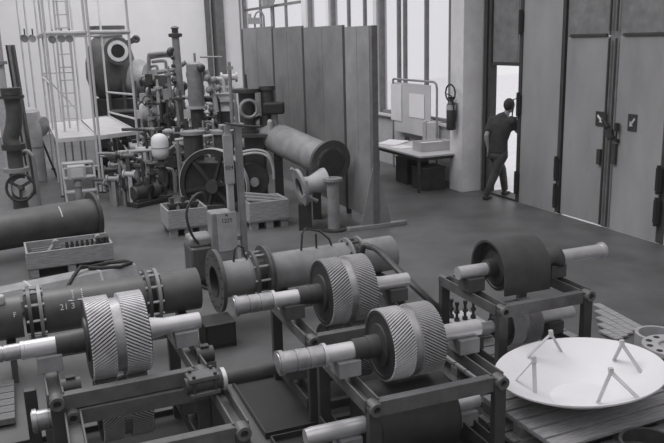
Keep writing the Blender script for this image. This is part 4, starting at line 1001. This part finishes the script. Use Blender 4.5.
# white horizontal cylinder
ta_, tb_ = at(139, 113, 16.9), at(176, 110, 17.1)
o = thing('pale_tank', 'pale horizontal cylinder tank on the machine skid', 'tank', V((ta_.x, ta_.y, .62)), 0)
d = tb_-ta_
MB().lathe(ta_, d, [(0, 0), (.02, .16), (.06, .2), (d.length-.06, .2), (d.length-.02, .16), (d.length, 0)], 28).build('shell', M['offwhite'], o)
for t in (.2, .8):
    m_ = ta_+d*t; MB().box(V((m_.x, m_.y, (m_.z-.18+.61)/2)), (.1, .25, max(.05, m_.z-.18-.61))).build('saddle', M['dark'], o)
MB().cyl(ta_+d*.5+UP*.18, ta_+d*.5+UP*.35, .05).build('filler_neck', M['grey_l'], o)
# dark gearbox beside tank
c = at(128, 116, 20.0)
o = thing('gearbox', 'dark boxy gearbox beside the pale tank', 'gearbox', V((c.x, 20.0, 0)), .1)
MB().box((0, 0, (c.z+.1)/2), (.85, .6, c.z+.1)).build('housing', M['dark2'], o, True, .04)
MB().box((0, 0, c.z+.13), (.92, .66, .06)).build('cover', M['dark'], o, True, .01)
# pipe frame: bent pipes
Yp = 17.3
o = thing('pipe_manifold', 'frame of bent grey pipes with round fittings above the skid', 'pipework', V((at(160, 110, Yp).x, Yp, 0)), 0)
def line(pts, r, m, nm='pipe'):
    MB().tube(smooth_pts([at(u, v, Yp+dy) for u, v, dy in pts], 4), r, 8).build(nm, M[m], o)
line([(149, 118, 0), (149, 80, 0), (149, 57, 0), (152, 54, 0), (165, 53, 0), (172, 52, 0)], .045, 'grey')
line([(174, 72, 0), (174, 62, 0), (173, 57, 0), (163, 56, .05), (150, 58, .05)], .035, 'grey')
line([(166, 72, 0), (166, 65, 0), (164, 61, 0), (152, 62, .05)], .035, 'grey')
line([(158, 72, 0), (157, 67, 0), (155, 66, 0), (150, 67, .05)], .03, 'grey')
line([(150, 74, -.1), (160, 72, -.1), (175, 69, -.1), (186, 62, -.1)], .05, 'grey')
line([(152, 70, -.2), (157, 85, -.2), (165, 108, -.2), (167, 122, -.2)], .09, 'grey_l')
line([(168, 72, 0), (168, 85, 0), (168, 105, 0)], .06, 'offwhite')
line([(200, 57, 0), (212, 57, 0), (222, 57, 0)], .02, 'grey')
MB().ball(at(171.5, 52, Yp-.05), .11).build('round_fitting', M['dark'], o)
for u, v in ((152, 84), (160, 80), (176, 80), (183, 86), (158, 92), (178, 95)):
    MB().ball(at(u, v, Yp-.15), .11, n=12, m=8).cyl(at(u, v, Yp-.15), at(u, v+14, Yp-.15), .05, n=8).build('valve', M['pipe_d'], o)
MB().box(at(152, 93, Yp-.25), (.28, .2, .5)).build('instrument_panel', M['dark'], o)
for v in (90, 95): MB().box(at(152, v, Yp-.37), (.17, .02, .07)).build('gauge_face', M['white'], o)
rnd = random.Random(3)
shade = ['dark', 'grey', 'pipe_d', 'grey_l', 'offwhite', 'grey', 'pipe', 'dark']
for i in range(72):
    u = rnd.uniform(140, 236); v = rnd.uniform(74, 128); Yc = Yp-rnd.uniform(.2, 1.0); m_ = shade[i % 8]; p = at(u, v, Yc); k = i % 5
    low = max(.62, p.z-rnd.uniform(.25, .7))
    if k == 0:
        MB().lathe(V((p.x, p.y, low)), UP, [(0, .04), (p.z-low, .04), (p.z-low, .09), (p.z-low+.05, .09), (p.z-low+.05, .03), (p.z-low+.2, .02)], 10).build('stop_valve', M[m_], o)
    elif k == 1:
        MB().torus(p, (rnd.uniform(-.5, .5), -1, 0), .11, .014, 18, 6).cyl(p, p+V((0, .2, 0)), .016, n=6).bar(p-V((.1, 0, 0)), p+V((.1, 0, 0)), .014, .014).build('hand_wheel', M[m_], o)
    elif k == 2:
        MB().tube(smooth_pts([V((p.x-.3, p.y, p.z)), V((p.x-.05, p.y, p.z)), V((p.x+.02, p.y, p.z-.06)), V((p.x+.03, p.y, p.z-.3)), V((p.x+.03, p.y, low-.1))], 4), .04, 8).build('bent_pipe', M[m_], o)
    elif k == 3:
        MB().lathe(p, (1, rnd.uniform(-.4, .4), 0), [(-.2, .05), (-.2, .11), (-.16, .11), (-.16, .07), (.12, .07), (.12, .11), (.16, .11), (.16, .04)], 14).build('flanged_joint', M[m_], o)
    else:
        MB().box(p, (rnd.uniform(.12, .3), .15, rnd.uniform(.1, .25))).cyl(V((p.x, p.y, low)), p, .03, n=8).build('control_box', M[m_], o)
# tall column with valve head
cb_ = at(183, 110, 16.8); ct = at(182, 35, 16.8)
o = thing('valve_column', 'tall slim dark column with studded valves and a knob head', 'column', V((cb_.x, 16.8, 0)), 0)
MB().cyl(V((cb_.x, 16.8, 0)), V((cb_.x-.05, 16.8, ct.z)), .08, n=14).build('column', M['grey'], o)
MB().lathe(V((cb_.x-.05, 16.8, ct.z-.05)), UP, [(0, .08), (.02, .15), (.08, .15), (.1, .07), (.18, .07), (.2, .1), (.24, .04)], 16).build('valve_head', M['dark'], o)
for k in range(7):
    z = ct.z-.3-k*.17; MB().ball(V((cb_.x-.13, 16.72, z)), .045, n=8, m=6).cyl(V((cb_.x-.13, 16.72, z)), V((cb_.x-.04, 16.8, z)), .02, n=6).build('cock_valve', M['dark'], o)
# upright tank
tb2 = at(197, 107, 16.2); tt = at(195, 64, 16.2)
o = thing('upright_tank', 'smooth grey upright cylinder tank among the pipework', 'tank', V((tb2.x, 16.2, 0)), 0)
MB().lathe(V((tb2.x, 16.2, tb2.z)), UP, [(0, .16), (.03, .17), (tt.z-tb2.z, .17), (tt.z-tb2.z+.04, .1), (tt.z-tb2.z+.05, 0)], 28).build('shell', M['grey'], o)
MB().lathe(V((tb2.x, 16.2, tb2.z-.03)), UP, [(0, 0), (0, .22), (.05, .22), (.05, 0)], 28).build('base_ring', M['grey_l'], o)
MB().cyl(V((tb2.x, 16.2, 0)), V((tb2.x, 16.2, tb2.z)), .14, n=16).build('pedestal', M['dark'], o)
MB().ball(at(201, 68, 16.0), .09).build('relief_valve', M['dark'], o)
MB().cyl(V((tb2.x+.02, 16.2, tt.z)), V((tb2.x+.02, 16.2, tt.z+.22)), .025, n=8).build('vent', M['grey'], o)
q = MB(); q.tube([at(206, 70, 16.2), at(211, 85, 16.2), at(215, 100, 16.2), at(217, 112, 16.2)], .05, 8); q.build('inclined_pipe', M['grey_l'], o)
for u, v in ((207, 78), (214, 80), (218, 88), (209, 90)): MB().ball(at(u, v, 16.1), .075, n=10, m=7).build('side_valve', M['grey'], o)
# white cabinet and thin post near pier
c = at(223, 103, 16.5)
o = thing('pale_cabinet', 'small pale cabinet before the dark wall pier', 'cabinet', V((c.x, 16.5, 0)), 0)
MB().box(V((c.x, 16.5, c.z)), (.32, .3, .34)).build('body', M['white'], o, bev=.01)
MB().box(V((c.x, 16.5, c.z+.19)), (.38, .34, .04)).build('lid', M['grey_l'], o)
MB().box(V((c.x, 16.5, (c.z-.17)/2)), (.25, .25, c.z-.17)).build('plinth', M['dark2'], o)
c = at(232, 112, 15.5); c1 = at(230, 68, 15.5)
o = thing('slim_post', 'slim grey post with small cock valve before the white pier', 'post', V((c.x, 15.5, 0)), 0)
MB().cyl(V((c.x, 15.5, 0)), V((c.x, 15.5, c1.z)), .035, n=10).build('post', M['grey'], o)
MB().box(V((c.x, 15.5, c1.z)), (.14, .06, .06)).cyl(V((c.x, 15.5, c1.z)), V((c.x, 15.5, c1.z+.12)), .03, n=8).build('cock_valve', M['grey'], o)
# white rounded vessel
pv = P(156, 200); vz = at(160, 147, pv.y+.3)
o = thing('white_vessel', 'white rounded upright vessel on a flanged stem', 'vessel', V((vz.x, pv.y+.3, 0)), 0)
y_ = pv.y+.3
MB().lathe(V((vz.x, y_, vz.z-.24)), UP, [(0, .03), (.01, .1), (.06, .15), (.14, .165), (.36, .165), (.44, .14), (.48, .09), (.5, .03), (.5, 0)], 28).build('shell', M['white'], o)
MB().lathe(V((vz.x, y_, vz.z-.02)), UP, [(0, .168), (.02, .168)], 28).build('seam_ring', M['grey'], o)
MB().lathe(V((vz.x, y_, 0)), UP, [(0, .16), (.04, .16), (.04, .07), (vz.z-.34, .07), (vz.z-.34, .14), (vz.z-.29, .14), (vz.z-.29, .06), (vz.z-.23, .06)], 20).build('stem', M['pipe_d'], o)
MB().tube([V((vz.x+.1, y_, vz.z-.1)), V((vz.x+.28, y_, vz.z+.02)), V((vz.x+.33, y_, vz.z-.06)), V((vz.x+.34, y_, .3)), V((vz.x+.34, y_, .0))], .03, 8).build('side_pipe', M['grey'], o)
# tangle of low pipework in front of the skid
cbx = P(190, 165); o = thing('low_pipework', 'low tangle of pipes, valves and flanges before the machine skid', 'pipework', cbx, 0)
for i in range(88):
    u = rnd.uniform(143, 240); v = rnd.uniform(128, 176); Yc = 15.5-(v-128)*.008+rnd.uniform(-.3, .3); m_ = ['dark', 'pipe_d', 'grey', 'grey', 'pipe', 'grey_l', 'offwhite' if i % 2 else 'dark'][i % 7]; p = at(u, v, Yc)
    p.z = max(p.z, .12); k = (i*3+1) % 5
    if k == 0:
        MB().lathe(V((p.x, p.y, 0)), UP, [(0, .09), (.03, .09), (.03, .045), (p.z, .045), (p.z, .1), (p.z+.05, .1), (p.z+.05, .025), (p.z+.2, .02)], 12).build('stop_valve', M[m_], o)
    elif k == 1:
        MB().torus(p, (rnd.uniform(-.6, .6), -1, .2), .13, .016, 18, 6).cyl(p, p+V((0, .25, -.02)), .018, n=6).bar(p-V((.12, 0, 0)), p+V((.12, 0, 0)), .016, .016).build('hand_wheel', M[m_], o)
    elif k == 2:
        MB().tube(smooth_pts([V((p.x-.45, p.y+.1, p.z)), V((p.x-.05, p.y, p.z)), V((p.x+.03, p.y, p.z-.07)), V((p.x+.04, p.y, p.z*.5)), V((p.x+.04, p.y, 0))], 4), .032, 8).build('bent_pipe', M[m_], o)
    elif k == 3:
        MB().lathe(p, (1, rnd.uniform(-.4, .4), 0), [(-.18, .04), (-.18, .09), (-.15, .09), (-.15, .06), (.14, .06), (.14, .09), (.17, .09), (.17, .04)], 16).box(V((p.x, p.y, p.z/2)), (.08, .08, p.z)).build('flanged_joint', M[m_], o)
    else:
        hh = rnd.uniform(.15, .3); MB().box(p, (rnd.uniform(.12, .26), .15, hh*.8)).box(V((p.x, p.y, p.z/2)), (.1, .1, p.z)).build('control_box', M[m_], o)
# pipes and valves beside the step stool
cbx = P(122, 196); o = thing('valve_pipework', 'knee-high pipes, hand wheels and valves beside the step stool', 'pipework', cbx, 0)
for i in range(40):
    u = rnd.uniform(108, 142); v = rnd.uniform(152, 190); p = at(u, v, 14.2+rnd.uniform(-.5, .7)); p.z = max(p.z, .1); m_ = ['dark', 'grey', 'pipe_d', 'pipe', 'grey_l'][i % 5]; k = (i*2+1) % 4
    if k == 0: MB().torus(p, (rnd.uniform(-.6, .6), -1, .2), .12, .015, 18, 6).cyl(p, p+V((0, .25, -.02)), .018, n=6).bar(p-V((.11, 0, 0)), p+V((.11, 0, 0)), .015, .015).build('hand_wheel', M[m_], o)
    elif k == 1: MB().tube(smooth_pts([V((p.x-.35, p.y+.1, p.z)), V((p.x-.05, p.y, p.z)), V((p.x+.03, p.y, p.z-.07)), V((p.x+.04, p.y, p.z*.5)), V((p.x+.04, p.y, 0))], 4), .03, 8).build('bent_pipe', M[m_], o)
    elif k == 2: MB().lathe(V((p.x, p.y, 0)), UP, [(0, .07), (.03, .07), (.03, .03), (p.z, .03), (p.z, .07), (p.z+.04, .07), (p.z+.05, .025), (p.z+.18, .02)], 12).build('stop_valve', M[m_], o)
    else: MB().lathe(p, (1, rnd.uniform(-.4, .4), 0), [(-.12, .03), (-.12, .08), (-.09, .08), (-.09, .05), (.09, .05), (.09, .08), (.12, .08), (.12, .03)], 16).box(V((p.x, p.y, p.z/2)), (.07, .07, p.z)).build('flanged_joint', M[m_], o)
# long handrail pipes
for (u0, v0, u1, v1, Y, lab) in ((175, 140, 222, 134, 14.6, 'thin pale rail pipe running behind the flywheel'), (118, 152, 152, 150, 15.0, 'thin grey rail pipe below the second scaffold platform')):
    p0, p1 = at(u0, v0, Y), at(u1, v1, Y); o = thing('rail_pipe', lab, 'rail', V((p0.x, p0.y, 0)), 0, 'rail pipes')
    MB().cyl(p0, p1, .028, n=8).build('rail', M['grey_l'], o)
    for t in (.05, .95): m_ = p0+(p1-p0)*t; MB().cyl(V((m_.x, m_.y, 0)), m_, .025, n=8).build('post', M['grey'], o)
# bent pipes group near step stool
p0 = P(128, 205)
o = thing('bent_pipework', 'knot of bent grey pipes with bends between step stool and white vessel', 'pipework', p0, 0)
z1 = at(122, 158, p0.y).z
for dx, m in ((0, 'pipe'), (.16, 'grey'), (.34, 'pipe_d')):
    MB().tube(smooth_pts([V(t) for t in ((dx-.25, .3, z1-.1-dx), (dx-.15, .15, z1+.0-dx), (dx, 0, z1-.15-dx), (dx+.04, 0, .5), (dx+.05, 0, .0))]), .055, 8).build('bent_pipe', M[m], o, True)
    MB().lathe((dx+.04, 0, .32), UP, [(0, .05), (0, .1), (.05, .1), (.05, .05)], 14).build('flange', M['dark'], o, True)
# ================================================================== LEFT VALVE STACK
pv = P(14, 214); Yl = pv.y
zt = at(12, 96, Yl).z
def lz(v): return at(12, v, Yl).z
x_ = at(14, 150, Yl).x
o = thing('valve_riser', 'dark flanged elbow pipe riser standing at the picture edge', 'pipe', V((x_, Yl, 0)), 0)
xe = at(13, 100, Yl).x
q = MB(); q.tube(smooth_pts([V((xe-.02, Yl, zt)), V((xe, Yl, lz(110))), V((xe-.04, Yl, lz(125))), V((x_-.03, Yl, lz(138))), V((x_, Yl, lz(146)))]), .14, 18); q.build('elbow', M['pipe_d'], o)
q = MB(); q.lathe(V((xe-.02, Yl, zt-.04)), UP, [(0, 0), (0, .21), (.05, .21), (.05, .0)], 24); q.lathe(V((xe-.02, Yl, zt+.02)), UP, [(0, 0), (0, .17), (.12, .17), (.12, 0)], 20); q.build('top_flange', M['dark'], o)
q = MB(); q.lathe(V((x_, Yl, lz(146))), UP, [(-.06, 0), (-.06, .2), (.04, .2), (.04, 0)], 24); q.build('flange', M['dark'], o)
MB().cyl(V((x_, Yl, 0)), V((x_, Yl, lz(146))), .13, n=20).build('lower_pipe', M['pipe_d'], o)
q = MB(); q.lathe(V((x_, Yl, lz(170))), UP, [(-.03, 0), (-.03, .22), (.04, .22), (.04, 0)], 24); q.build('flange', M['grey'], o)
# hand wheel
wc = at(20.5, 187.5, Yl-.32); Rw = .235
axw = V((.12, -1, .25)).normalized(); a_, b_ = frame_of(axw)
o = thing('hand_wheel', 'large black three-spoked hand wheel on the pipe riser', 'hand wheel', V((wc.x, wc.y, wc.z-Rw)), 0)
MB().torus(wc, axw, Rw, .024, 40, 8).build('rim', M['black'], o)
q = MB()
for k in range(3):
    dv = b_*math.cos(k*2*PI/3+PI)+a_*math.sin(k*2*PI/3+PI); q.bar(wc, wc+dv*Rw, .05, .02, up=axw)
q.build('spokes', M['black'], o)
MB().cyl(wc+axw*.03, wc-axw*.2, .045, n=12).build('hub', M['dark'], o)
MB().lathe(wc-axw*.12, axw, [(0, .17), (.01, .17), (.01, 0)], 24).build('backing_disc', M['grey_l'], o)
# pale tank behind
c = P(25, 185); zt2 = at(22, 108, c.y+.5).z
o = thing('pale_column_tank', 'pale upright tank column behind the hand wheel', 'tank', V((c.x, c.y+.6, 0)), 0)
MB().lathe((0, 0, 0), UP, [(0, .26), (zt2-.1, .26), (zt2-.03, .2), (zt2, .05), (zt2, 0)], 28).build('shell', M['grey_l'], o, True)
MB().lathe((0, 0, 0), UP, [(zt2*.45, .265), (zt2*.45+.04, .265)], 28).build('seam_band', M['grey'], o, True)
c = P(39, 205); hz = at(30, 152, c.y).z
o = thing('bent_rail', 'bent grey hand rail pipe with knob beside the hand wheel', 'rail', c, 0)
MB().tube(smooth_pts([V(t) for t in ((-.22, .1, hz-.02), (-.12, .05, hz+.02), (-.02, 0, hz-.06), (0, 0, hz-.2), (0.02, 0, 0))]), .032, 8).build('rail_tube', M['grey'], o, True)
MB().ball((-.23, .1, hz-.02), .07).build('knob', M['dark'], o, True)
# second tall pipe at the far left
p = at(4, 90, 14.8)
o = thing('tall_pipe', 'tall pale pipe rising at the picture edge behind the riser', 'pipe', V((p.x-.05, 14.8, 0)), 0)
MB().cyl((0, 0, 0), (0, 0, 4.0), .11, n=18).build('pipe_body', M['grey_l'], o, True)
MB().lathe((0, 0, 2.6), UP, [(0, .11), (0, .17), (.06, .17), (.06, .11)], 18).build('flange', M['grey'], o, True)
p = at(12, 45, 15.2)
o = thing('dark_girder', 'slanting dark girder leaning behind the pale pipe at the edge', 'girder', V((at(20, 90, 15.2).x, 15.2, 0)), 0)
g0, g1 = at(10, 45, 15.2), at(24, 108, 15.2)
q = MB(); q.bar(V((g1.x+.0, 15.2, 0)), g0, .05, .14, up=(0, 1, 0)); q.build('web', M['grey'], o)
for dx in (-.06, .06): MB().bar(V((g1.x+dx, 15.2, 0)), g0+V((dx, 0, 0)), .12, .02, up=(1, 0, 0)).build('girder_flange', M['dark'], o)
# spotlight gear under scaffold (dark angled machine)
pm = P(44, 178)
o = thing('tripod_machine', 'dark tripod machine with angled head behind the scaffold', 'machine', pm, 0)
hz = at(44, 125, pm.y).z
for k in range(3):
    t = k*2*PI/3+.5; MB().cyl((.28*math.cos(t), .28*math.sin(t), 0), (0, 0, hz-.15), .025, n=8).build('leg', M['dark'], o, True)
MB().lathe((-.3, 0, hz+.05), (1, -.3, -.15), [(0, .1), (.05, .16), (.35, .16), (.4, .22), (.5, .22), (.5, 0)], 20).build('head', M['grey'], o, True)
MB().box((0, 0, hz-.1), (.2, .2, .14)).build('mount', M['dark'], o, True, .01)
MB().lathe((.0, -.14, hz-.02), (.2, -1, 0), [(0, .14), (.05, .14), (.05, 0)], 18).build('lens_cap', M['dark2'], o, True)
# flood lamp at the window top
s_, z_ = onwall(271, 2, 0.1)
o = thing('flood_lamp', 'grey flood lamp hanging before the window above the screen', 'lamp', WP(s_, .1, z_), 0)
MB().box(WP(s_, .2, z_+.05), (.5, .25, .36), WR).build('housing', M['grey'], o, bev=.02)
MB().cyl(WP(s_, .1, z_-1.1), WP(s_, .1, z_-.1), .035, n=8).build('cable_pipe', M['grey'], o)
MB().box(WP(s_, .05, z_+.05), (.1, .12, .1), WR).build('wall_mount', M['dark'], o)
# ================================================================== WORKER
def loft(mb, secs, lat, n=20):
    """elliptic sections (centre, half width along lat, half depth) joined into a closed tube"""
    base = len(mb.v)
    N_ = len(secs); vs = []; fs = []
    for i, (c_, a_, b_) in enumerate(secs):
        d_ = (secs[min(i+1, N_-1)][0]-secs[max(i-1, 0)][0]).normalized(); l_ = (lat-d_*lat.dot(d_)).normalized(); w_ = d_.cross(l_)
        for k in range(n): vs.append(c_+l_*(a_*math.cos(2*PI*k/n))+w_*(b_*math.sin(2*PI*k/n)))
    for i in range(N_-1):
        for k in range(n): k2 = (k+1) % n; fs.append((i*n+k, i*n+k2, (i+1)*n+k2, (i+1)*n+k))
    fs += [tuple(range(n-1, -1, -1)), tuple((N_-1)*n+k for k in range(n))]
    return mb.add(vs, fs)
def limb(mb, pts_, lat): return loft(mb, [(p, r, r) for p, r in pts_], lat)
def fused(mb, name, m, parent, voxel, smooth_it=6):
    o = mb.build(name, m, parent, True, smooth=0)
    r = o.modifiers.new('fuse', 'REMESH'); r.mode = 'VOXEL'; r.voxel_size = voxel; r.use_smooth_shade = True
    k = o.modifiers.new('relax', 'SMOOTH'); k.factor = .5; k.iterations = smooth_it
    return o
# local frame: origin at the rear foot, +x = image right, +y = away, z up
fp = P(486, 199.5)
man = thing('person', 'person in dark shirt and trousers striding through the gate doorway', 'person', fp, 0)
def mp(u, v, dy=0.0):
    p = PY(u, v, fp.y+dy); return V((p.x-fp.x, dy, p.z))
hip = mp(498, 149, .0); 
FD = V((.6, .8, 0)); LT = V((.8, -.6, 0))                     # facing and right-hand directions
K = {}
nk = mp(506, 114.5); sh = mp(503, 119.5); ch = mp(501, 127); wa = mp(498.5, 140); hp = mp(498, 151)
hc = mp(509.5, 107)
hipR, hipL = hp+LT*.085-UP*.02, hp-LT*.085-UP*.02
kneR, ankR = mp(493.5, 174)+LT*.03, mp(486.3, 194)+LT*.0; ankR.z = .1
kneL = mp(501.5, 171)-LT*.06+FD*.16; ankL = mp(498, 190)+FD*.30; ankL.z = .14
shR, shL = sh+LT*.19-UP*.02, sh-LT*.2-UP*.02
elR = mp(514.5, 131)+LT*.05; wrR = mp(516.5, 120)+FD*.12
elL = mp(487.5, 136)-LT*.02; wrL = mp(487, 149)+FD*.05
q = MB()
loft(q, [(hp-UP*.1, .11, .09), (hp, .145, .1), (wa, .13, .09), (ch, .165, .1), (sh, .16, .08), (nk-UP*.01, .06, .06), (nk+(hc-nk)*.4, .052, .055), (hc-UP*.02, .05, .055)], LT)
q.ball((0, 0, 0), .1, (.82, .98, 1.2), 20, 14)
nb = len(q.v)-(20*13+2)
rot = Matrix.Rotation(math.atan2(FD.y, FD.x)-PI/2-.25, 3, 'Z')
for i in range(nb, len(q.v)): q.v[i] = hc+UP*.015+rot @ q.v[i]
HF = rot @ V((0, 1, 0)); HS = rot @ V((1, 0, 0))
q.ball(hc+HF*.098-UP*.01, .017, (1, 1, 1.5), 8, 6); q.ball(hc+HF*.07-UP*.075, .035, (1, 1, .8), 10, 8)
for sg in (-1, 1): q.ball(hc+HS*.082*sg+UP*.0, .028, (.6, .8, 1.25), 8, 6)
limb(q, [(hipR, .075), (kneR, .052), (kneR+(ankR-kneR)*.3, .052), (ankR, .036), (ankR-UP*.05, .036)], LT); limb(q, [(hipL, .075), (kneL, .052), (kneL+(ankL-kneL)*.3, .052), (ankL, .036), (ankL-UP*.05, .036)], LT)
limb(q, [(sh+LT*.1, .06), (shR, .056), (shR+(elR-shR)*.5, .05), (elR, .042), (elR+(wrR-elR)*.3, .042), (wrR, .028)], FD)
limb(q, [(sh-LT*.1, .06), (shL, .056), (shL+(elL-shL)*.5, .05), (elL, .042), (elL+(wrL-elL)*.3, .042), (wrL, .028)], FD)
def hand(q, w_, fwd, side):
    fwd = fwd.normalized(); side = (side-fwd*side.dot(fwd)).normalized(); nrm = fwd.cross(side)
    loft(q, [(w_-fwd*.01, .028, .022), (w_+fwd*.03, .040, .018), (w_+fwd*.085, .042, .015)], side, 14)
    for k in range(4):
        L_ = (.068, .08, .074, .058)[k]; o_ = w_+fwd*.08+side*(.030-.020*k)
        limb(q, [(o_, .0095), (o_+fwd*L_*.5-nrm*.004, .009), (o_+fwd*L_*.8-nrm*.016, .0085), (o_+fwd*L_*.95-nrm*.03, .007)], side)
    o_ = w_+fwd*.025+side*.035
    limb(q, [(o_, .012), (o_+side*.025+fwd*.03, .011), (o_+side*.032+fwd*.06-nrm*.008, .009)], fwd)
hand(q, wrR, V((.25, .35, .9)), -LT); hand(q, wrL, V((.08, .1, -1)), FD)
body = fused(q, 'body', M['skin'], man, .007, 2)
for sg in (-1, 1): MB().ball(hc+HF*.092+HS*.034*sg+UP*.02, .012, n=8, m=6).build('eye', M['ink'], man, True)
MB().box(hc+HF*.098-UP*.055, (.035, .02, .008), rot).build('mouth', M['ink'], man, True)
q = MB(); q.ball((0, 0, 0), .107, (.86, 1.0, 1.1), 20, 14); q.v = [hc-HF*.014+UP*.04+rot @ p for p in q.v if True]; q.build('hair', M['hair'], man, True)
q = MB()
loft(q, [(hp-UP*.03, .185, .135), (hp+UP*.06, .178, .13), (wa, .172, .125), (ch-UP*.03, .2, .135), (ch+UP*.04, .205, .13), (sh, .19, .105), (sh+UP*.05, .11, .08), (nk-UP*.005, .072, .07)], LT)
limb(q, [(sh+LT*.12-UP*.02, .095), (shR, .088), (shR+(elR-shR)*.45, .078), (shR+(elR-shR)*.75, .075)], FD)
limb(q, [(sh-LT*.12-UP*.02, .095), (shL, .088), (shL+(elL-shL)*.45, .078), (shL+(elL-shL)*.75, .075)], FD)
fused(q, 't_shirt', M['shirt'], man, .016, 5)
q = MB()
loft(q, [(hp+UP*.1, .155, .115), (hp+UP*.0, .172, .125), (hp-UP*.08, .17, .125), (hp-UP*.14, .12, .1)], LT)
for h_, k_, a_ in ((hipR, kneR, ankR), (hipL, kneL, ankL)):
    limb(q, [(h_+UP*.03, .10), (h_-UP*.06, .105), (h_+(k_-h_)*.6, .088), (k_, .076), (k_+(a_-k_)*.5, .07), (a_-UP*.02, .062)], LT)
fused(q, 'trousers', M['trouser'], man, .016, 5)
for a_, zf in ((ankR, 0.0), (ankL, .035)):
    q = MB(); rs = Matrix.Rotation(math.atan2(FD.y, FD.x), 3, 'Z')
    pr = [(-.085, .032, .05), (-.07, .042, .075), (-.02, .042, .08), (.04, .043, .06), (.11, .048, .045), (.16, .042, .036), (.185, .022, .026)]
    vs = []; fs = []; n = 12
    for x, w_, h_ in pr:
        for k in range(n):
            t = 2*PI*k/n; z = max(0, math.sin(t)*h_*.55+h_*.5) if math.sin(t) > -.75 else 0
            vs.append(V((a_.x, a_.y, zf))+rs @ V((x, math.cos(t)*w_, z)))
    for i in range(len(pr)-1):
        for k in range(n): k2 = (k+1) % n; fs.append((i*n+k, i*n+k2, (i+1)*n+k2, (i+1)*n+k))
    fs += [tuple(range(n-1, -1, -1)), tuple((len(pr)-1)*n+k for k in range(n))]
    q.add(vs, fs); q.build('shoe', M['black'], man, True)
# ================================================================== CAMERA
cam = bpy.data.cameras.new('camera'); co = bpy.data.objects.new('camera', cam); C.objects.link(co)
cam.sensor_width = 36; cam.lens = F/664*36; cam.clip_end = 200
cp, sp_ = math.cos(PITCH), math.sin(PITCH); c, s = math.cos(ROLL), math.sin(ROLL)
fwd = V((0, cp, -sp_)); r0 = V((1, 0, 0)); u0 = V((0, sp_, cp))
right = r0*c-u0*s; up = r0*s+u0*c
# photo right axis u: X = x*c + y*s, Y = -x*s + y*c
right = r0*c+u0*(-s); up = r0*s+u0*c
co.matrix_world = Matrix((right, up, -fwd)).transposed().to_4x4(); co.location = (0, 0, H)
bpy.context.scene.camera = co
# ================================================================== LIGHT
w = bpy.data.worlds.new('overcast_sky'); bpy.context.scene.world = w; w.use_nodes = True; nt = w.node_tree
bg = nt.nodes['Background']; tcn = nt.nodes.new('ShaderNodeTexCoord')
def dotn(vec, lo, hi, a, bb):
    d_ = nt.nodes.new('ShaderNodeVectorMath'); d_.operation = 'DOT_PRODUCT'; d_.inputs[1].default_value = tuple(vec)
    nt.links.new(tcn.outputs['Generated'], d_.inputs[0]); m_ = nt.nodes.new('ShaderNodeMapRange'); m_.interpolation_type = 'SMOOTHSTEP'
    m_.inputs['From Min'].default_value = lo; m_.inputs['From Max'].default_value = hi; m_.inputs['To Min'].default_value = a; m_.inputs['To Max'].default_value = bb
    nt.links.new(d_.outputs['Value'], m_.inputs['Value']); return m_.outputs['Result']
up_ = dotn((0, 0, 1), 0.2, 0.95, 0.0, 1.2); wn = dotn(-N0*.85+AW*.5, 0.0, 0.5, 0.2, 0.8)
ad = nt.nodes.new('ShaderNodeMath'); ad.operation = 'MAXIMUM'; nt.links.new(up_, ad.inputs[0]); nt.links.new(wn, ad.inputs[1])
nt.links.new(ad.outputs[0], bg.inputs['Strength']); bg.inputs['Color'].default_value = (1, .985, 1.01, 1)
def area(name, loc, target, size, energy):
    l = bpy.data.lights.new(name, 'AREA'); l.energy = energy; l.size = size; l.shape = 'SQUARE'
    o = bpy.data.objects.new(name, l); C.objects.link(o); o.location = loc
    o.rotation_euler = (V(target)-V(loc)).to_track_quat('-Z', 'Y').to_euler(); return o
area('skylight', (-5, 9, 9), (-1, 7, 0), 5, 500)
area('skylight', (-4, 19, 8), (-4, 24, 3), 6, 500)
sc = bpy.context.scene
sc.view_settings.view_transform = 'Standard'; sc.view_settings.look = 'None'; sc.view_settings.exposure = 0.0; sc.view_settings.gamma = 1.15
sc.view_settings.use_curve_mapping = True                      # slightly lifted blacks of the black-and-white print
cm = sc.view_settings.curve_mapping; cm.curves[3].points[0].location = (0.0, 0.0025); cm.update()
